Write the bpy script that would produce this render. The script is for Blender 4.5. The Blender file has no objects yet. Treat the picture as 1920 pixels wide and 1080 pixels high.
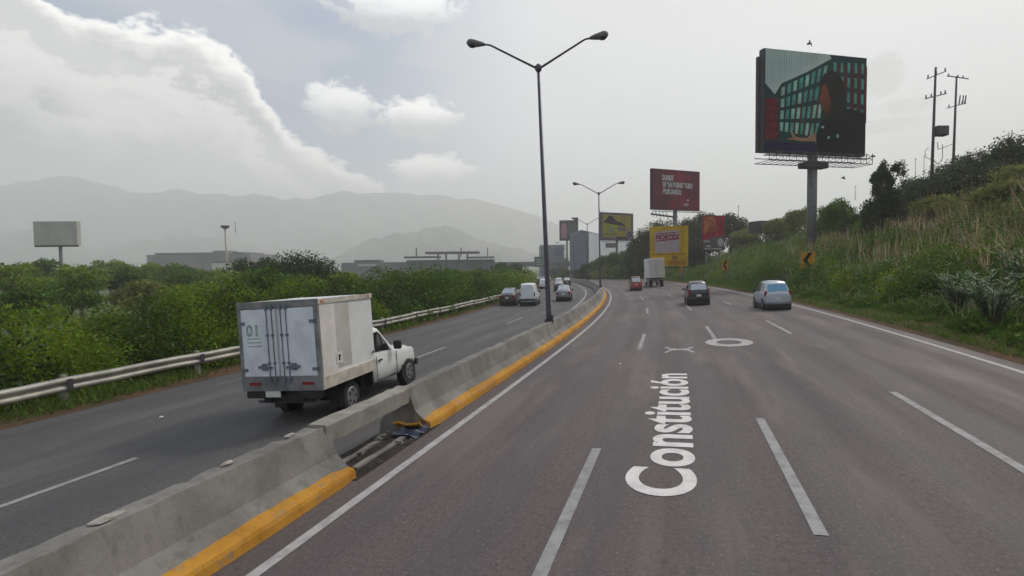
import bpy, math, random
import numpy as np
from mathutils import Vector, Matrix
sc = bpy.context.scene
COL = sc.collection
R = math.radians
random.seed(7)
# ---------------------------------------------------------------- camera
FPX, PITCH, ROLL, CAMH = 1005.51, -0.04456, 0.01203, 2.79
fwd = Vector((0, math.cos(PITCH), math.sin(PITCH)))
up0 = Vector((0, -math.sin(PITCH), math.cos(PITCH)))
rt0 = Vector((1, 0, 0))
RT = rt0*math.cos(ROLL) - up0*math.sin(ROLL)
UP = up0*math.cos(ROLL) + rt0*math.sin(ROLL)
CP = Vector((0, 0, CAMH))
cam = bpy.data.objects.new('camera', bpy.data.cameras.new('camera'))
COL.objects.link(cam); sc.camera = cam
m = Matrix.Identity(4)
for i in range(3):
    m[i][0] = RT[i]; m[i][1] = UP[i]; m[i][2] = -fwd[i]; m[i][3] = CP[i]
cam.matrix_world = m
cam.data.sensor_width = 36; cam.data.lens = FPX/1920*36
cam.data.clip_start = 0.1; cam.data.clip_end = 30000
def at(px, py, z):            # photo pixel (1920 wide) and distance -> point
    return CP + (fwd + RT*((px-960)/FPX) + UP*((540-py)/FPX))*z
# ---------------------------------------------------------------- light
SUN_AZ, SUN_EL = 48, 46       # clockwise from the view direction
world = bpy.data.worlds.new('World'); sc.world = world; world.use_nodes = True
sd = bpy.data.lights.new('sun', 'SUN'); sd.energy = 2.1; sd.angle = R(11); sd.color = (1, .95, .87)
sun = bpy.data.objects.new('sun', sd); COL.objects.link(sun)
sdir = Vector((math.sin(R(SUN_AZ))*math.cos(R(SUN_EL)), math.cos(R(SUN_AZ))*math.cos(R(SUN_EL)), math.sin(R(SUN_EL))))
sun.rotation_euler = (-sdir).to_track_quat('-Z', 'Y').to_euler()
sc.view_settings.view_transform = 'Standard'; sc.view_settings.look = 'None'
sc.view_settings.exposure = 0.0; sc.view_settings.gamma = 1
sc.cycles.volume_bounces = 4; sc.cycles.max_bounces = 8; sc.cycles.transparent_max_bounces = 8

class NT:                     # small helper for node trees
    def __init__(s, tree): s.t = tree; s.n = tree.nodes; s.l = tree.links
    def node(s, typ, **kw):
        n = s.n.new(typ)
        for k, v in kw.items(): setattr(n, k, v)
        return n
    def put(s, sock, v):
        if isinstance(v, bpy.types.NodeSocket): s.l.new(v, sock)
        elif v is not None: sock.default_value = v
    def math(s, op, a, b=None, c=None, clamp=False):
        n = s.node('ShaderNodeMath', operation=op, use_clamp=clamp)
        s.put(n.inputs[0], a); s.put(n.inputs[1], b); s.put(n.inputs[2], c)
        return n.outputs[0]
    def mix(s, f, a, b, mode='MIX'):
        n = s.node('ShaderNodeMix', data_type='RGBA', blend_type=mode)
        s.put(n.inputs[0], f); s.put(n.inputs[6], a); s.put(n.inputs[7], b)
        return n.outputs[2]
    def noise(s, vec, scale, detail=4, rough=.5, dist=0):
        n = s.node('ShaderNodeTexNoise'); s.put(n.inputs['Vector'], vec)
        n.inputs['Scale'].default_value = scale; n.inputs['Detail'].default_value = detail
        n.inputs['Roughness'].default_value = rough; n.inputs['Distortion'].default_value = dist
        return n.outputs[0]
    def ss(s, x, a, b, lo=0., hi=1.):   # smoothstep map range
        n = s.node('ShaderNodeMapRange', interpolation_type='SMOOTHSTEP')
        s.put(n.inputs[0], x); n.inputs[1].default_value = a; n.inputs[2].default_value = b
        n.inputs[3].default_value = lo; n.inputs[4].default_value = hi
        return n.outputs[0]
    def map(s, vec, scale=(1,1,1), loc=(0,0,0)):
        n = s.node('ShaderNodeMapping'); s.put(n.inputs[0], vec)
        n.inputs['Scale'].default_value = scale; n.inputs['Location'].default_value = loc
        return n.outputs[0]
    def xyz(s, x, y, z):
        n = s.node('ShaderNodeCombineXYZ'); s.put(n.inputs[0], x); s.put(n.inputs[1], y); s.put(n.inputs[2], z)
        return n.outputs[0]

def build_sky():
    w = NT(world.node_tree); w.n.clear()
    out = w.node('ShaderNodeOutputWorld'); bg = w.node('ShaderNodeBackground')
    w.l.new(bg.outputs[0], out.inputs[0])
    sky = w.node('ShaderNodeTexSky', sky_type='NISHITA'); sky.sun_disc = False
    sky.sun_elevation = R(SUN_EL); sky.sun_rotation = R(SUN_AZ); sky.dust_density = 4; sky.air_density = 1
    sk = w.node('ShaderNodeVectorMath', operation='SCALE'); w.l.new(sky.outputs[0], sk.inputs[0]); sk.inputs[3].default_value = .1
    tc = w.node('ShaderNodeTexCoord'); sp = w.node('ShaderNodeSeparateXYZ'); w.l.new(tc.outputs[0], sp.inputs[0])
    X, Y, Z = sp.outputs
    u = w.math('ARCTAN2', X, Y); el = w.math('ARCSINE', Z)
    P = w.xyz(u, w.math('MULTIPLY', el, 1.7), 0)
    n1 = w.noise(P, 3.2, 8, .55, .3); n2 = w.noise(P, 9, 8, .6, .2); n3 = w.noise(w.map(P, (1, 2.2, 1), (3, 1, 0)), 2.2, 6, .5, .4)
    # thin high haze over the blue
    blue = (.235, .32, .47, 1); pale = (.74, .765, .775, 1); warm = (.74, .70, .70, 1)
    right = w.ss(u, -.30, .10)
    c = w.mix(right, blue, pale)
    c = w.mix(w.math('MULTIPLY', w.ss(el, .26, .5), w.ss(u, -.2, .3)), c, warm)
    c = w.mix(w.ss(el, .20, .02, 0, .85), c, (.70, .735, .72, 1))
    c = w.mix(w.math('MULTIPLY', w.ss(n3, .47, .64), .35), c, (.67, .66, .65, 1))
    # the big bank of cloud on the left: edge height as a function of azimuth
    cv = w.node('ShaderNodeFloatCurve'); crv = cv.mapping.curves[0]
    pts = [(-.95, .35), (-.765, .40), (-.66, .36), (-.60, .375), (-.50, .355), (-.43, .305), (-.385, .24), (-.33, .195), (-.25, .15), (-.12, .125), (-.05, .09), (.1, .03)]
    rng = lambda a: (a+1)/1.2
    crv.points[0].location = (0, .33/.5); crv.points[1].location = (1, 0.0)
    for a, b in pts: crv.points.new(rng(a), b/.5)
    cv.mapping.update()
    w.l.new(w.math('DIVIDE', w.math('ADD', u, 1.0), 1.2, clamp=True), cv.inputs[1])
    edge = w.math('MULTIPLY', cv.outputs[0], .5)
    n4 = w.noise(w.map(P, (1, 1, 1), (5, 2, 0)), 22, 8, .65, .3)
    for k, (off, am, q1, q2) in enumerate([(0., .10, n1, n2), (.075, .13, n3, n2), (.135, .11, n2, n1)]):
        nn = w.math('ADD', w.math('ADD', w.math('MULTIPLY', w.math('SUBTRACT', q1, .5), am*1.5), w.math('MULTIPLY', w.math('SUBTRACT', q2, .5), am*1.3)), w.math('MULTIPLY', w.math('SUBTRACT', n4, .5), .07))
        dep = w.math('ADD', w.math('SUBTRACT', w.math('SUBTRACT', edge, off), el), nn)
        msk = w.ss(dep, -.006, .016)
        shade = w.ss(dep, .004, .065)
        body = w.mix(w.ss(n1, .40, .60), [(.50, .485, .48, 1), (.40, .385, .375, 1), (.50, .49, .475, 1)][k], (.74, .72, .70, 1))
        cc = w.mix(shade, [(1.5, 1.45, 1.38, 1), (1.15, 1.12, 1.07, 1), (1.05, 1.03, .99, 1)][k], body)
        cc = w.mix(w.ss(el, .17, .09), cc, (.68, .67, .65, 1))
        c = w.mix(w.math('MULTIPLY', msk, [.95, .75, .7][k]), c, cc)
    # separate puffs (azimuth, elevation, half sizes, strength, colour)
    W_ = (1.5, 1.46, 1.4, 1); G_ = (.30, .29, .27, 1)
    nw = w.math('MULTIPLY', w.math('SUBTRACT', w.noise(P, 24, 8, .68, .4), .5), 3.4)
    for (a, b, ra, rb, st, co) in [(-.167, .262, .080, .036, .85, W_), (-.30, .272, .06, .045, .75, W_), (-.145, .168, .08, .035, .85, W_),
                                   (-.20, .43, .12, .045, .7, W_), (-.10, .37, .10, .04, .35, (.62, .6, .59, 1)), (-.58, .50, .10, .03, .6, W_),
                                   (.600, .275, .03, .034, .42, G_), (.63, .225, .045, .012, .30, G_), (.60, .20, .05, .012, .38, G_), (.43, .475, .06, .03, .35, G_),
                                   (-.30, .47, .09, .03, .5, W_)]:
        d = w.math('ADD', w.math('POWER', w.math('DIVIDE', w.math('SUBTRACT', u, a), ra), 2), w.math('POWER', w.math('DIVIDE', w.math('SUBTRACT', el, b), rb), 2))
        f = w.ss(w.math('ADD', d, nw), 1.15, .35, 0, st)
        if co is W_: co = w.mix(w.ss(w.math('ADD', w.math('DIVIDE', w.math('SUBTRACT', el, b), rb), w.math('MULTIPLY', nw, .35)), -.6, .5), (.58, .575, .57, 1), W_)
        c = w.mix(f, c, co)
    # the sun's side of the sky is the bright one
    back = w.ss(Y, .25, -.5, 1.0, .88)
    v = w.node('ShaderNodeVectorMath', operation='SCALE'); w.l.new(c, v.inputs[0]); w.l.new(back, v.inputs[3])
    fin = w.mix(.88, sk.outputs[0], v.outputs[0])
    w.l.new(fin, bg.inputs[0]); bg.inputs[1].default_value = 1.3
build_sky()

# ---------------------------------------------------------------- materials
MATS = {}
def mat(name, col, rough=.7, metal=0., var=.0, scale=3., bump=0., bscale=40., spec=.5, coat=0., col2=None, emit=None, trans=0., island=0.):
    if name in MATS: return MATS[name]
    M = bpy.data.materials.new(name); M.use_nodes = True
    t = NT(M.node_tree); b = t.n['Principled BSDF']
    b.inputs['Roughness'].default_value = rough; b.inputs['Metallic'].default_value = metal
    b.inputs['Specular IOR Level'].default_value = spec; b.inputs['Coat Weight'].default_value = coat
    tc = t.node('ShaderNodeTexCoord').outputs['Object']
    c4 = (*col, 1)
    c2 = (*col2, 1) if col2 else (*[x*(1-var) for x in col], 1)
    n = t.noise(tc, scale, 5, .6)
    c = t.mix(t.ss(n, .35, .65), c4, c2)
    if island:
        b.inputs['Specular IOR Level'].default_value = .12
        g = t.node('ShaderNodeNewGeometry').outputs['Random Per Island']
        hs = t.node('ShaderNodeHueSaturation'); t.l.new(c, hs.inputs['Color'])
        t.l.new(t.math('MULTIPLY_ADD', g, island*2, 1-island), hs.inputs['Value'])
        t.l.new(t.math('MULTIPLY_ADD', g, .05, .475), hs.inputs['Hue'])
        c = hs.outputs[0]
    t.l.new(c, b.inputs['Base Color'])
    if bump:
        bp = t.node('ShaderNodeBump'); bp.inputs['Strength'].default_value = bump; bp.inputs['Distance'].default_value = .02
        t.l.new(t.noise(tc, bscale, 4, .6), bp.inputs['Height']); t.l.new(bp.outputs[0], b.inputs['Normal'])
    if emit:
        t.l.new(c, b.inputs['Emission Color']); b.inputs['Emission Strength'].default_value = emit
    if trans:
        tr = t.node('ShaderNodeBsdfTranslucent'); t.l.new(c, tr.inputs[0])
        mx = t.node('ShaderNodeMixShader'); mx.inputs[0].default_value = trans
        t.l.new(b.outputs[0], mx.inputs[1]); t.l.new(tr.outputs[0], mx.inputs[2])
        t.l.new(mx.outputs[0], t.n['Material Output'].inputs[0])
    MATS[name] = M
    return M

def asphalt(name, base, tint, tracks):
    M = bpy.data.materials.new(name); M.use_nodes = True; MATS[name] = M
    t = NT(M.node_tree); b = t.n['Principled BSDF']
    uv = t.node('ShaderNodeUVMap').outputs[0]
    sp = t.node('ShaderNodeSeparateXYZ'); t.l.new(uv, sp.inputs[0]); s_, t_ = sp.outputs[0], sp.outputs[1]
    big = t.noise(t.map(uv, (.10, .55, 1)), 1.0, 5, .55, .3)
    med = t.noise(t.map(uv, (.5, 1.5, 1)), 1.4, 5, .6)
    fine = t.noise(uv, 28, 3, .7)
    wob = t.math('ADD', t_, t.math('MULTIPLY', t.math('SUBTRACT', t.noise(t.map(uv, (.12, .3, 1)), 1, 3, .5), .5), .7))
    wave = t.math('MULTIPLY_ADD', t.math('SINE', t.math('MULTIPLY', wob, 2*math.pi/tracks)), .5, .5)
    c = t.mix(t.ss(big, .32, .68), (*base, 1), (*tint, 1))
    c = t.mix(t.math('MULTIPLY', wave, t.ss(med, .3, .6, .35, .8)), c, (base[0]*.62, base[1]*.62, base[2]*.66, 1))
    c = t.mix(t.ss(med, .55, .78, 0, .35), c, (base[0]*.6, base[1]*.6, base[2]*.62, 1))
    c = t.mix(t.ss(fine, .52, .72, 0, .55), c, (base[0]*2.1, base[1]*2.0, base[2]*1.95, 1))
    c = t.mix(t.ss(t.noise(uv, 13, 4, .75), .52, .36, 0, .5), c, (base[0]*.45, base[1]*.45, base[2]*.47, 1))
    c = t.mix(t.ss(t.noise(uv, 45, 2, .6), .60, .36, 0, .0), c, (.02, .02, .02, 1))
    c = t.mix(t.ss(t.noise(uv, 60, 2, .6), .45, .30, 0, .5), c, (base[0]*.4, base[1]*.4, base[2]*.4, 1))
    stq = t.noise(t.map(uv, (.035, 2.6, 1)), 1.0, 4, .6)
    c = t.mix(t.ss(stq, .50, .70, 0, .38), c, (base[0]*.58, base[1]*.56, base[2]*.60, 1))
    c = t.mix(t.ss(t.noise(t.map(uv, (.16, .9, 1), (7, 3, 0)), 1.0, 6, .62), .50, .66, 0, .55), c, (base[0]*1.38, base[1]*1.33, base[2]*1.27, 1))
    # sealed cracks and paving joints
    cr = t.math('ABSOLUTE', t.math('SUBTRACT', t.noise(t.map(uv, (.25, 1.2, 1)), .9, 6, .6, .4), .5))
    c = t.mix(t.math('MULTIPLY', t.ss(cr, .004, .001, 0, .5), t.ss(big, .52, .62)), c, (.02, .02, .02, 1))
    vo = t.node('ShaderNodeTexVoronoi'); t.l.new(uv, vo.inputs['Vector']); vo.inputs['Scale'].default_value = 1.6
    c = t.mix(t.ss(vo.outputs['Distance'], .022, .012, 0, .6), c, (.30, .29, .27, 1))
    t.l.new(c, b.inputs['Base Color'])
    t.l.new(t.ss(wave, 0, 1, .82, .66), b.inputs['Roughness']); b.inputs['Specular IOR Level'].default_value = .35
    bp = t.node('ShaderNodeBump'); bp.inputs['Strength'].default_value = .5; bp.inputs['Distance'].default_value = .01
    t.l.new(t.noise(uv, 70, 3, .7), bp.inputs['Height']); t.l.new(bp.outputs[0], b.inputs['Normal'])
    return M
asphalt('asphalt_right', (.122, .101, .099), (.088, .075, .078), 1.27)
asphalt('asphalt_left', (.093, .090, .088), (.075, .074, .074), 1.5)

def paintmat(name, col, wear=.5):
    M = bpy.data.materials.new(name); M.use_nodes = True; MATS[name] = M
    t = NT(M.node_tree); b = t.n['Principled BSDF']; b.inputs['Roughness'].default_value = .7
    tc = t.node('ShaderNodeTexCoord').outputs['Object']
    n = t.noise(tc, 5, 6, .65); f = t.noise(tc, 45, 4, .7)
    c = t.mix(t.ss(n, .35, .7, 0, wear), (*col, 1), (.16, .155, .15, 1))
    c = t.mix(t.ss(f, .56, .74, 0, wear), c, (.10, .1, .1, 1))
    t.l.new(c, b.inputs['Base Color'])
paintmat('white_paint', (.30, .30, .295), .8)
paintmat('white_edge_paint', (.42, .41, .40), .55)
paintmat('overlay_letter_white', (.70, .68, .66), .3)  # white for the map overlay word, which is no road paint

def concrete(name, col, dark, yellow=False):
    M = bpy.data.materials.new(name); M.use_nodes = True; MATS[name] = M
    t = NT(M.node_tree); b = t.n['Principled BSDF']; b.inputs['Roughness'].default_value = .85; b.inputs['Specular IOR Level'].default_value = .3
    tc = t.node('ShaderNodeTexCoord').outputs['Object']
    n = t.noise(tc, 1.1, 7, .62, .4); st = t.noise(t.map(tc, (4, 4, .7)), 1.6, 5, .6)
    c = t.mix(t.ss(n, .35, .65), (*col, 1), (*dark, 1))
    c = t.mix(t.ss(st, .52, .72, 0, .45), c, (dark[0]*.55, dark[1]*.52, dark[2]*.48, 1))
    c = t.mix(t.ss(t.noise(tc, 22, 4, .7), .58, .75, 0, .5), c, (dark[0]*.6, dark[1]*.6, dark[2]*.6, 1))
    if yellow: c = t.mix(t.ss(t.noise(t.map(tc, (1, 1, 1)), 4.5, 8, .75), .54, .66, 0, .8), c, (.24, .20, .15, 1))
    t.l.new(c, b.inputs['Base Color'])
    bp = t.node('ShaderNodeBump'); bp.inputs['Strength'].default_value = .6; bp.inputs['Distance'].default_value = .02
    t.l.new(t.noise(tc, 14, 6, .7), bp.inputs['Height']); t.l.new(bp.outputs[0], b.inputs['Normal'])
concrete('concrete', (.235, .225, .205), (.145, .138, .127))
concrete('concrete_light', (.30, .29, .255), (.21, .20, .18))
concrete('concrete_chip', (.42, .40, .36), (.30, .28, .26))
concrete('yellow_concrete', (.52, .26, .035), (.40, .185, .022), True)

mat('rubber', (.012, .012, .013), .85); mat('black_plastic', (.015, .015, .016), .6)
mat('glass_dark', (.012, .014, .016), .06, spec=.9); mat('glass_blue', (.13, .33, .52), .12, spec=.6); mat('glass_sky', (.50, .52, .54), .12, .75)  # glass_sky: pale half-metal glass, its colour stands in for reflected sky
mat('rim', (.32, .32, .33), .35, .8); mat('taillight', (.25, .012, .015), .25, coat=.5)
mat('steel_dark', (.055, .05, .06), .6, .3); mat('steel_grey', (.15, .15, .16), .55, .4, var=.3)
mat('pole_paint', (.075, .072, .10), .5, .2, var=.3, scale=1.5)
mat('galvanised', (.40, .385, .34), .55, .35, var=.35, scale=2.2, bump=.15)
mat('plate_white', (.6, .6, .58), .5)

# ---------------------------------------------------------------- naming helpers
def tag(o, label=None, cat=None, group=None, kind=None):
    if label: o['label'] = label
    if cat: o['category'] = cat
    if group: o['group'] = group
    if kind: o['kind'] = kind
    return o
def thing(name, label, cat, loc=(0,0,0), rot=None, group=None):
    o = bpy.data.objects.new(name, None); COL.objects.link(o); o.empty_display_size = .2
    M = Matrix.Translation(Vector(loc))
    if rot is not None: M = M @ rot.to_4x4()
    o.matrix_world = M
    return tag(o, label, cat, group)
class MB:
    def __init__(s): s.v = []; s.f = []; s.mi = []; s.cur = 0
    def add(s, vs, fs):
        k = len(s.v); s.v += [tuple(v) for v in vs]; s.f += [tuple(i+k for i in f) for f in fs]; s.mi += [s.cur]*len(fs); return s
    def box(s, c, d, M=None):
        hx, hy, hz = d[0]/2, d[1]/2, d[2]/2; c = Vector(c)
        vs = [Vector((x*hx, y*hy, z*hz)) for x in (-1,1) for y in (-1,1) for z in (-1,1)]
        if M is not None: vs = [M @ v for v in vs]
        return s.add([v+c for v in vs], [(0,1,3,2),(4,6,7,5),(0,4,5,1),(2,3,7,6),(0,2,6,4),(1,5,7,3)])
    def bar(s, a, b, w, h=None, upv=(0,0,1)):
        a = Vector(a); b = Vector(b); h = h or w; d = (b-a); L = d.length
        if L < 1e-6: return s
        d /= L; u = Vector(upv)
        if abs(d.dot(u)) > .98: u = Vector((1,0,0))
        r = d.cross(u).normalized(); u = r.cross(d)
        M = Matrix((d, r, u)).transposed()
        return s.box((a+b)/2, (L, w, h), M)
    def tube(s, pts, rad, n=8, cap=True):
        pts = [Vector(p) for p in pts]; rad = rad if isinstance(rad, (list, tuple)) else [rad]*len(pts)
        vs = []; fs = []; pr = None
        for i, p in enumerate(pts):
            d = (pts[min(i+1, len(pts)-1)]-pts[max(i-1, 0)]).normalized()
            r = d.cross(Vector((0,0,1)))
            if r.length < .05: r = d.cross(Vector((1,0,0))) if pr is None else (pr - d*pr.dot(d))
            r.normalize()
            if pr is not None and r.dot(pr) < 0: r = -r
            pr = r; q = d.cross(r)
            vs += [p+(r*math.cos(2*math.pi*k/n)+q*math.sin(2*math.pi*k/n))*rad[i] for k in range(n)]
        for i in range(len(pts)-1):
            for k in range(n): fs.append((i*n+k, i*n+(k+1)%n, (i+1)*n+(k+1)%n, (i+1)*n+k))
        if cap: fs.append(tuple(range(n-1, -1, -1))); fs.append(tuple((len(pts)-1)*n+k for k in range(n)))
        return s.add(vs, fs)
    def build(s, name, mats, parent=None, smooth=False):
        me = bpy.data.meshes.new(name); me.from_pydata(s.v, [], s.f)
        for mm in (mats if isinstance(mats, (list, tuple)) else [mats]): me.materials.append(MATS[mm] if isinstance(mm, str) else mm)
        if len(me.materials) > 1: me.polygons.foreach_set('material_index', s.mi)
        if smooth: me.polygons.foreach_set('use_smooth', [True]*len(me.polygons))
        me.update()
        o = bpy.data.objects.new(name, me); COL.objects.link(o)
        if parent: o.parent = parent
        return o
def fixn(o):
    import bmesh
    b = bmesh.new(); b.from_mesh(o.data); bmesh.ops.recalc_face_normals(b, faces=b.faces); b.to_mesh(o.data); b.free(); return o
def bevel(o, w=.02, seg=2):
    md = o.modifiers.new('bevel', 'BEVEL'); md.width = w; md.segments = seg; md.limit_method = 'ANGLE'; md.angle_limit = R(35); return o
def copy_thing(src, loc=None, rotz=None, scale=None, label=None, group=None):
    r = src.copy(); COL.objects.link(r)
    for ch in src.children:
        c = ch.copy(); COL.objects.link(c); c.parent = r
        for g in ch.children:
            d = g.copy(); COL.objects.link(d); d.parent = c
    if label: r['label'] = label
    if group: r['group'] = group
    if loc is not None: r.location = loc
    if rotz is not None: r.rotation_euler = (0, 0, rotz)
    if scale is not None: r.scale = scale
    return r
def text_mesh(name, txt, matname, parent=None, size=1., xf=None, bold=0., align='LEFT', spacing=1., thick=0.):
    cu = bpy.data.curves.new(name, 'FONT'); cu.body = txt; cu.size = size; cu.offset = bold; cu.align_x = align; cu.space_character = spacing; cu.extrude = thick
    tmp = bpy.data.objects.new(name, cu); COL.objects.link(tmp)
    dg = bpy.context.evaluated_depsgraph_get(); me = bpy.data.meshes.new_from_object(tmp.evaluated_get(dg))
    bpy.data.objects.remove(tmp); bpy.data.curves.remove(cu)
    me.name = name; me.materials.clear(); me.materials.append(MATS[matname])
    if xf is not None:
        for v in me.vertices: v.co = xf(v.co)
    me.update(); o = bpy.data.objects.new(name, me); COL.objects.link(o)
    if parent: o.parent = parent
    return o

# ---------------------------------------------------------------- road curve: s along, t to the right of the inner white line
SS = np.arange(-40, 420, .25)
KN = [0, 12, 25, 38, 50, 68, 94, 128, 190]; KV = [.0002, -.00141, -.00388, -.00317, -.00324, -.00299, -.00146, .0001, -.0006]
kk = np.interp(SS, KN, KV); th = np.concatenate([[0], np.cumsum(kk[:-1]*.25)]); th = th-np.interp(0, SS, th)+.30408
cx = np.concatenate([[0], np.cumsum(np.sin(th[:-1])*.25)]); cy = np.concatenate([[0], np.cumsum(np.cos(th[:-1])*.25)])
cx -= np.interp(0, SS, cx)+3.7004*math.cos(.30408); cy -= np.interp(0, SS, cy)-3.7004*math.sin(.30408)
def hill(s, t):
    if t < 12.2: return 0.
    H = np.interp(s, [-40, 10, 40, 60, 85, 110, 150, 220, 300], [10.0, 9.4, 8.4, 8.0, 6.8, 6.0, 5.2, 4.5, 4])
    a = (t-12.2)/23.
    a = min(max(a, 0), 1); r = a*a*(3-2*a)*.55+a*.45
    n = math.sin(s*.21+t*.5)*.30+math.sin(s*.09-t*.23)*.45+math.sin(s*.53+t*.11)*.15
    return H*r + n*min(1, max(0, (t-13)/5))
def zr(s, t):
    sp = max(s, 0.); g = -.0031131*sp - .63981e-4*sp*sp if s < 260 else -.0031131*260-.63981e-4*67600-.036*(s-260)*.3
    if t > -1.1: b = .04618*min(t, 14) + hill(s, t)
    else:
        b = .02656*max(t, -11.2)-.19943
        if t < -11.2: b -= min((-11.2-t)*.42, 5.2)
    return b+g
def P(s, t, h=0.):
    x = np.interp(s, SS, cx); y = np.interp(s, SS, cy); a = np.interp(s, SS, th)
    return Vector((x+t*math.cos(a), y-t*math.sin(a), zr(s, t)+h))
def head(s): return float(np.interp(s, SS, th))
def frame(s, t=0., bank=True):    # local x forward along the road, y left, z up
    a = head(s); f = Vector((math.sin(a), math.cos(a), 0)); l = Vector((-math.cos(a), math.sin(a), -(.046 if t > -1.1 else .027)*(1 if bank else 0))).normalized()
    if bank: f.z = (-.0031-1.28e-4*max(s, 0)); f.normalize(); l = (l-f*l.dot(f)).normalized()
    u = f.cross(l)
    return Matrix((f, l, u)).transposed()
def strip(name, srange, ts, matname, lift=0., kind='structure', parent=None, hs=None):
    n = len(ts); vs = []; uv = []
    for s in srange:
        for j, t in enumerate(ts):
            vs.append(P(s, t, lift+(hs[j] if hs else 0))); uv.append((s, t))
    fs = [(i*n+j, i*n+j+1, (i+1)*n+j+1, (i+1)*n+j) for i in range(len(srange)-1) for j in range(n-1)]
    fs = [tuple(reversed(f)) for f in fs]
    me = bpy.data.meshes.new(name); me.from_pydata(vs, [], fs); me.materials.append(MATS[matname])
    ul = me.uv_layers.new(name='UVMap')
    for li, l in enumerate(me.loops): ul.data[li].uv = uv[l.vertex_index]
    me.polygons.foreach_set('use_smooth', [True]*len(fs)); me.update()
    o = bpy.data.objects.new(name, me); COL.objects.link(o)
    if kind: o['kind'] = kind
    if parent: o.parent = parent
    return fixn(o) if False else o
def rng(a, b, d=1.): return list(np.arange(a, b+1e-6, d))
S_ALL = rng(-25, 100, 1)+rng(103, 400, 3)
strip('road', S_ALL, [-.95, 0, 2.5, 5, 7.5, 10, 10.95], 'asphalt_right')
strip('road', S_ALL, [-9.6, -8, -6.4, -4.9, -3.2, -1.6, -1.12], 'asphalt_left')
# ground materials
def groundmat(name, a, b, c, sc1=.3, sc2=6):
    M = bpy.data.materials.new(name); M.use_nodes = True; MATS[name] = M
    t = NT(M.node_tree); bs = t.n['Principled BSDF']; bs.inputs['Roughness'].default_value = .95; bs.inputs['Specular IOR Level'].default_value = .1
    tc = t.node('ShaderNodeTexCoord').outputs['Object']
    x = t.mix(t.ss(t.noise(tc, sc1, 6, .6), .4, .6), (*a, 1), (*b, 1))
    x = t.mix(t.ss(t.noise(tc, sc2, 5, .7), .5, .7), x, (*c, 1)); t.l.new(x, bs.inputs['Base Color'])
    bp = t.node('ShaderNodeBump'); bp.inputs['Strength'].default_value = .8; bp.inputs['Distance'].default_value = .05
    t.l.new(t.noise(tc, sc2*3, 5, .7), bp.inputs['Height']); t.l.new(bp.outputs[0], bs.inputs['Normal'])
groundmat('dirt', (.13, .075, .042), (.085, .06, .038), (.05, .055, .025), .8, 7)
groundmat('hill_soil', (.045, .055, .020), (.030, .045, .014), (.07, .06, .03), .15, 3)
groundmat('plain', (.055, .085, .018), (.04, .065, .018), (.10, .12, .05), .03, .4)
groundmat('mountain', (.06, .07, .06), (.11, .11, .10), (.04, .05, .04), .006, .04)
strip('verge', rng(-25, 260, 2), [-11.6, -10.6, -9.95, -9.55], 'dirt', .0, hs=[.0, .02, .05, .006])
strip('embankment', rng(-25, 260, 3), [-27, -24, -20, -16, -13, -11.6], 'hill_soil')
strip('verge', rng(-25, 160, 2), [10.93, 11.15, 11.6, 12.4], 'dirt', .0, hs=[.006, .05, .07, .06])
strip('hillside', rng(-40, 330, 3), [12.4, 13, 14, 16, 18, 20, 22, 24, 26, 28, 30, 32, 34, 37, 42, 50, 70, 110], 'hill_soil', .0)
MB().add([(-9000, -3000, -7), (9000, -3000, -7), (9000, 9000, -7), (-9000, 9000, -7)], [(0, 1, 2, 3)]).build('ground', 'plain')['kind'] = 'structure'

# lane markings: real paint sheets 4 mm above the asphalt
def mark(name, a, b, t, w, m='white_paint', dt=1.):
    strip(name, rng(a, b, dt) if b-a > dt else [a, b], [t-w/2, t+w/2], m, .006)
mark('edge_line', -10, 300, 0., .13, 'white_edge_paint'); mark('edge_line', -10, 300, 10.48, .13, 'white_edge_paint')
mark('edge_line', -10, 300, -2.55, .12, 'white_edge_paint')
def marks(t, segs, w=.13):
    for a, b in segs: mark('lane_marking', a, b, t, w, dt=.5)
marks(2.55, [(3.2, 8.15), (17.2, 21.6), (30.3, 34.3), (43, 47.5), (57, 61.5), (71, 75.5)])
marks(4.97, [(5.55, 10.0), (19.3, 23.6), (31.5, 35.3), (45, 49.5), (58, 62.5), (71, 75.5)])
marks(7.53, [(6.6, 11.8), (20.4, 25.3), (34.4, 37.7), (48, 52), (61, 65)])
marks(-4.9, [(1.5, 6.6), (13.6, 19.2), (28, 32), (41, 45), (55, 59), (69, 73)], .12)
marks(-7.2, [(49, 54), (62, 66), (76, 80)], .12)
# street name of the map overlay, added flat on the asphalt, read along the road
def road_xf(s0, sk, t0):
    def f(c):
        g = .007
        return P(s0+c.x*sk, t0-c.y, g)
    return f
tx = text_mesh('overlay_lettering', 'Constitución', 'overlay_letter_white', size=1.12, bold=.03, xf=road_xf(6.15, 1.19, 3.86), spacing=1.03)
tag(tx, 'white map overlay word lying along the second lane of the right carriageway', 'map overlay')
def painted(name, polys, label, cat):  # flat shapes of the map overlay, laid just above the asphalt
    b = MB()
    for pl in polys: b.add([P(s, t, .008) for s, t in pl], [tuple(range(len(pl)))])
    return tag(fixn(b.build(name, 'white_edge_paint')), label, cat)
ring = []
for k in range(40):
    a0, a1 = 2*math.pi*k/40, 2*math.pi*(k+1)/40
    q = lambda a, r: (18.5+.95*r*math.cos(a), 5.32+.72*r*math.sin(a))
    ring.append([q(a0, 1), q(a1, 1), q(a1, .52), q(a0, .52)])
painted('overlay_ring', ring, 'white oval cursor ring of the map overlay on the asphalt behind the dark car', 'road marking')  # cursor ring of the map software, added as a flat shape
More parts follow.
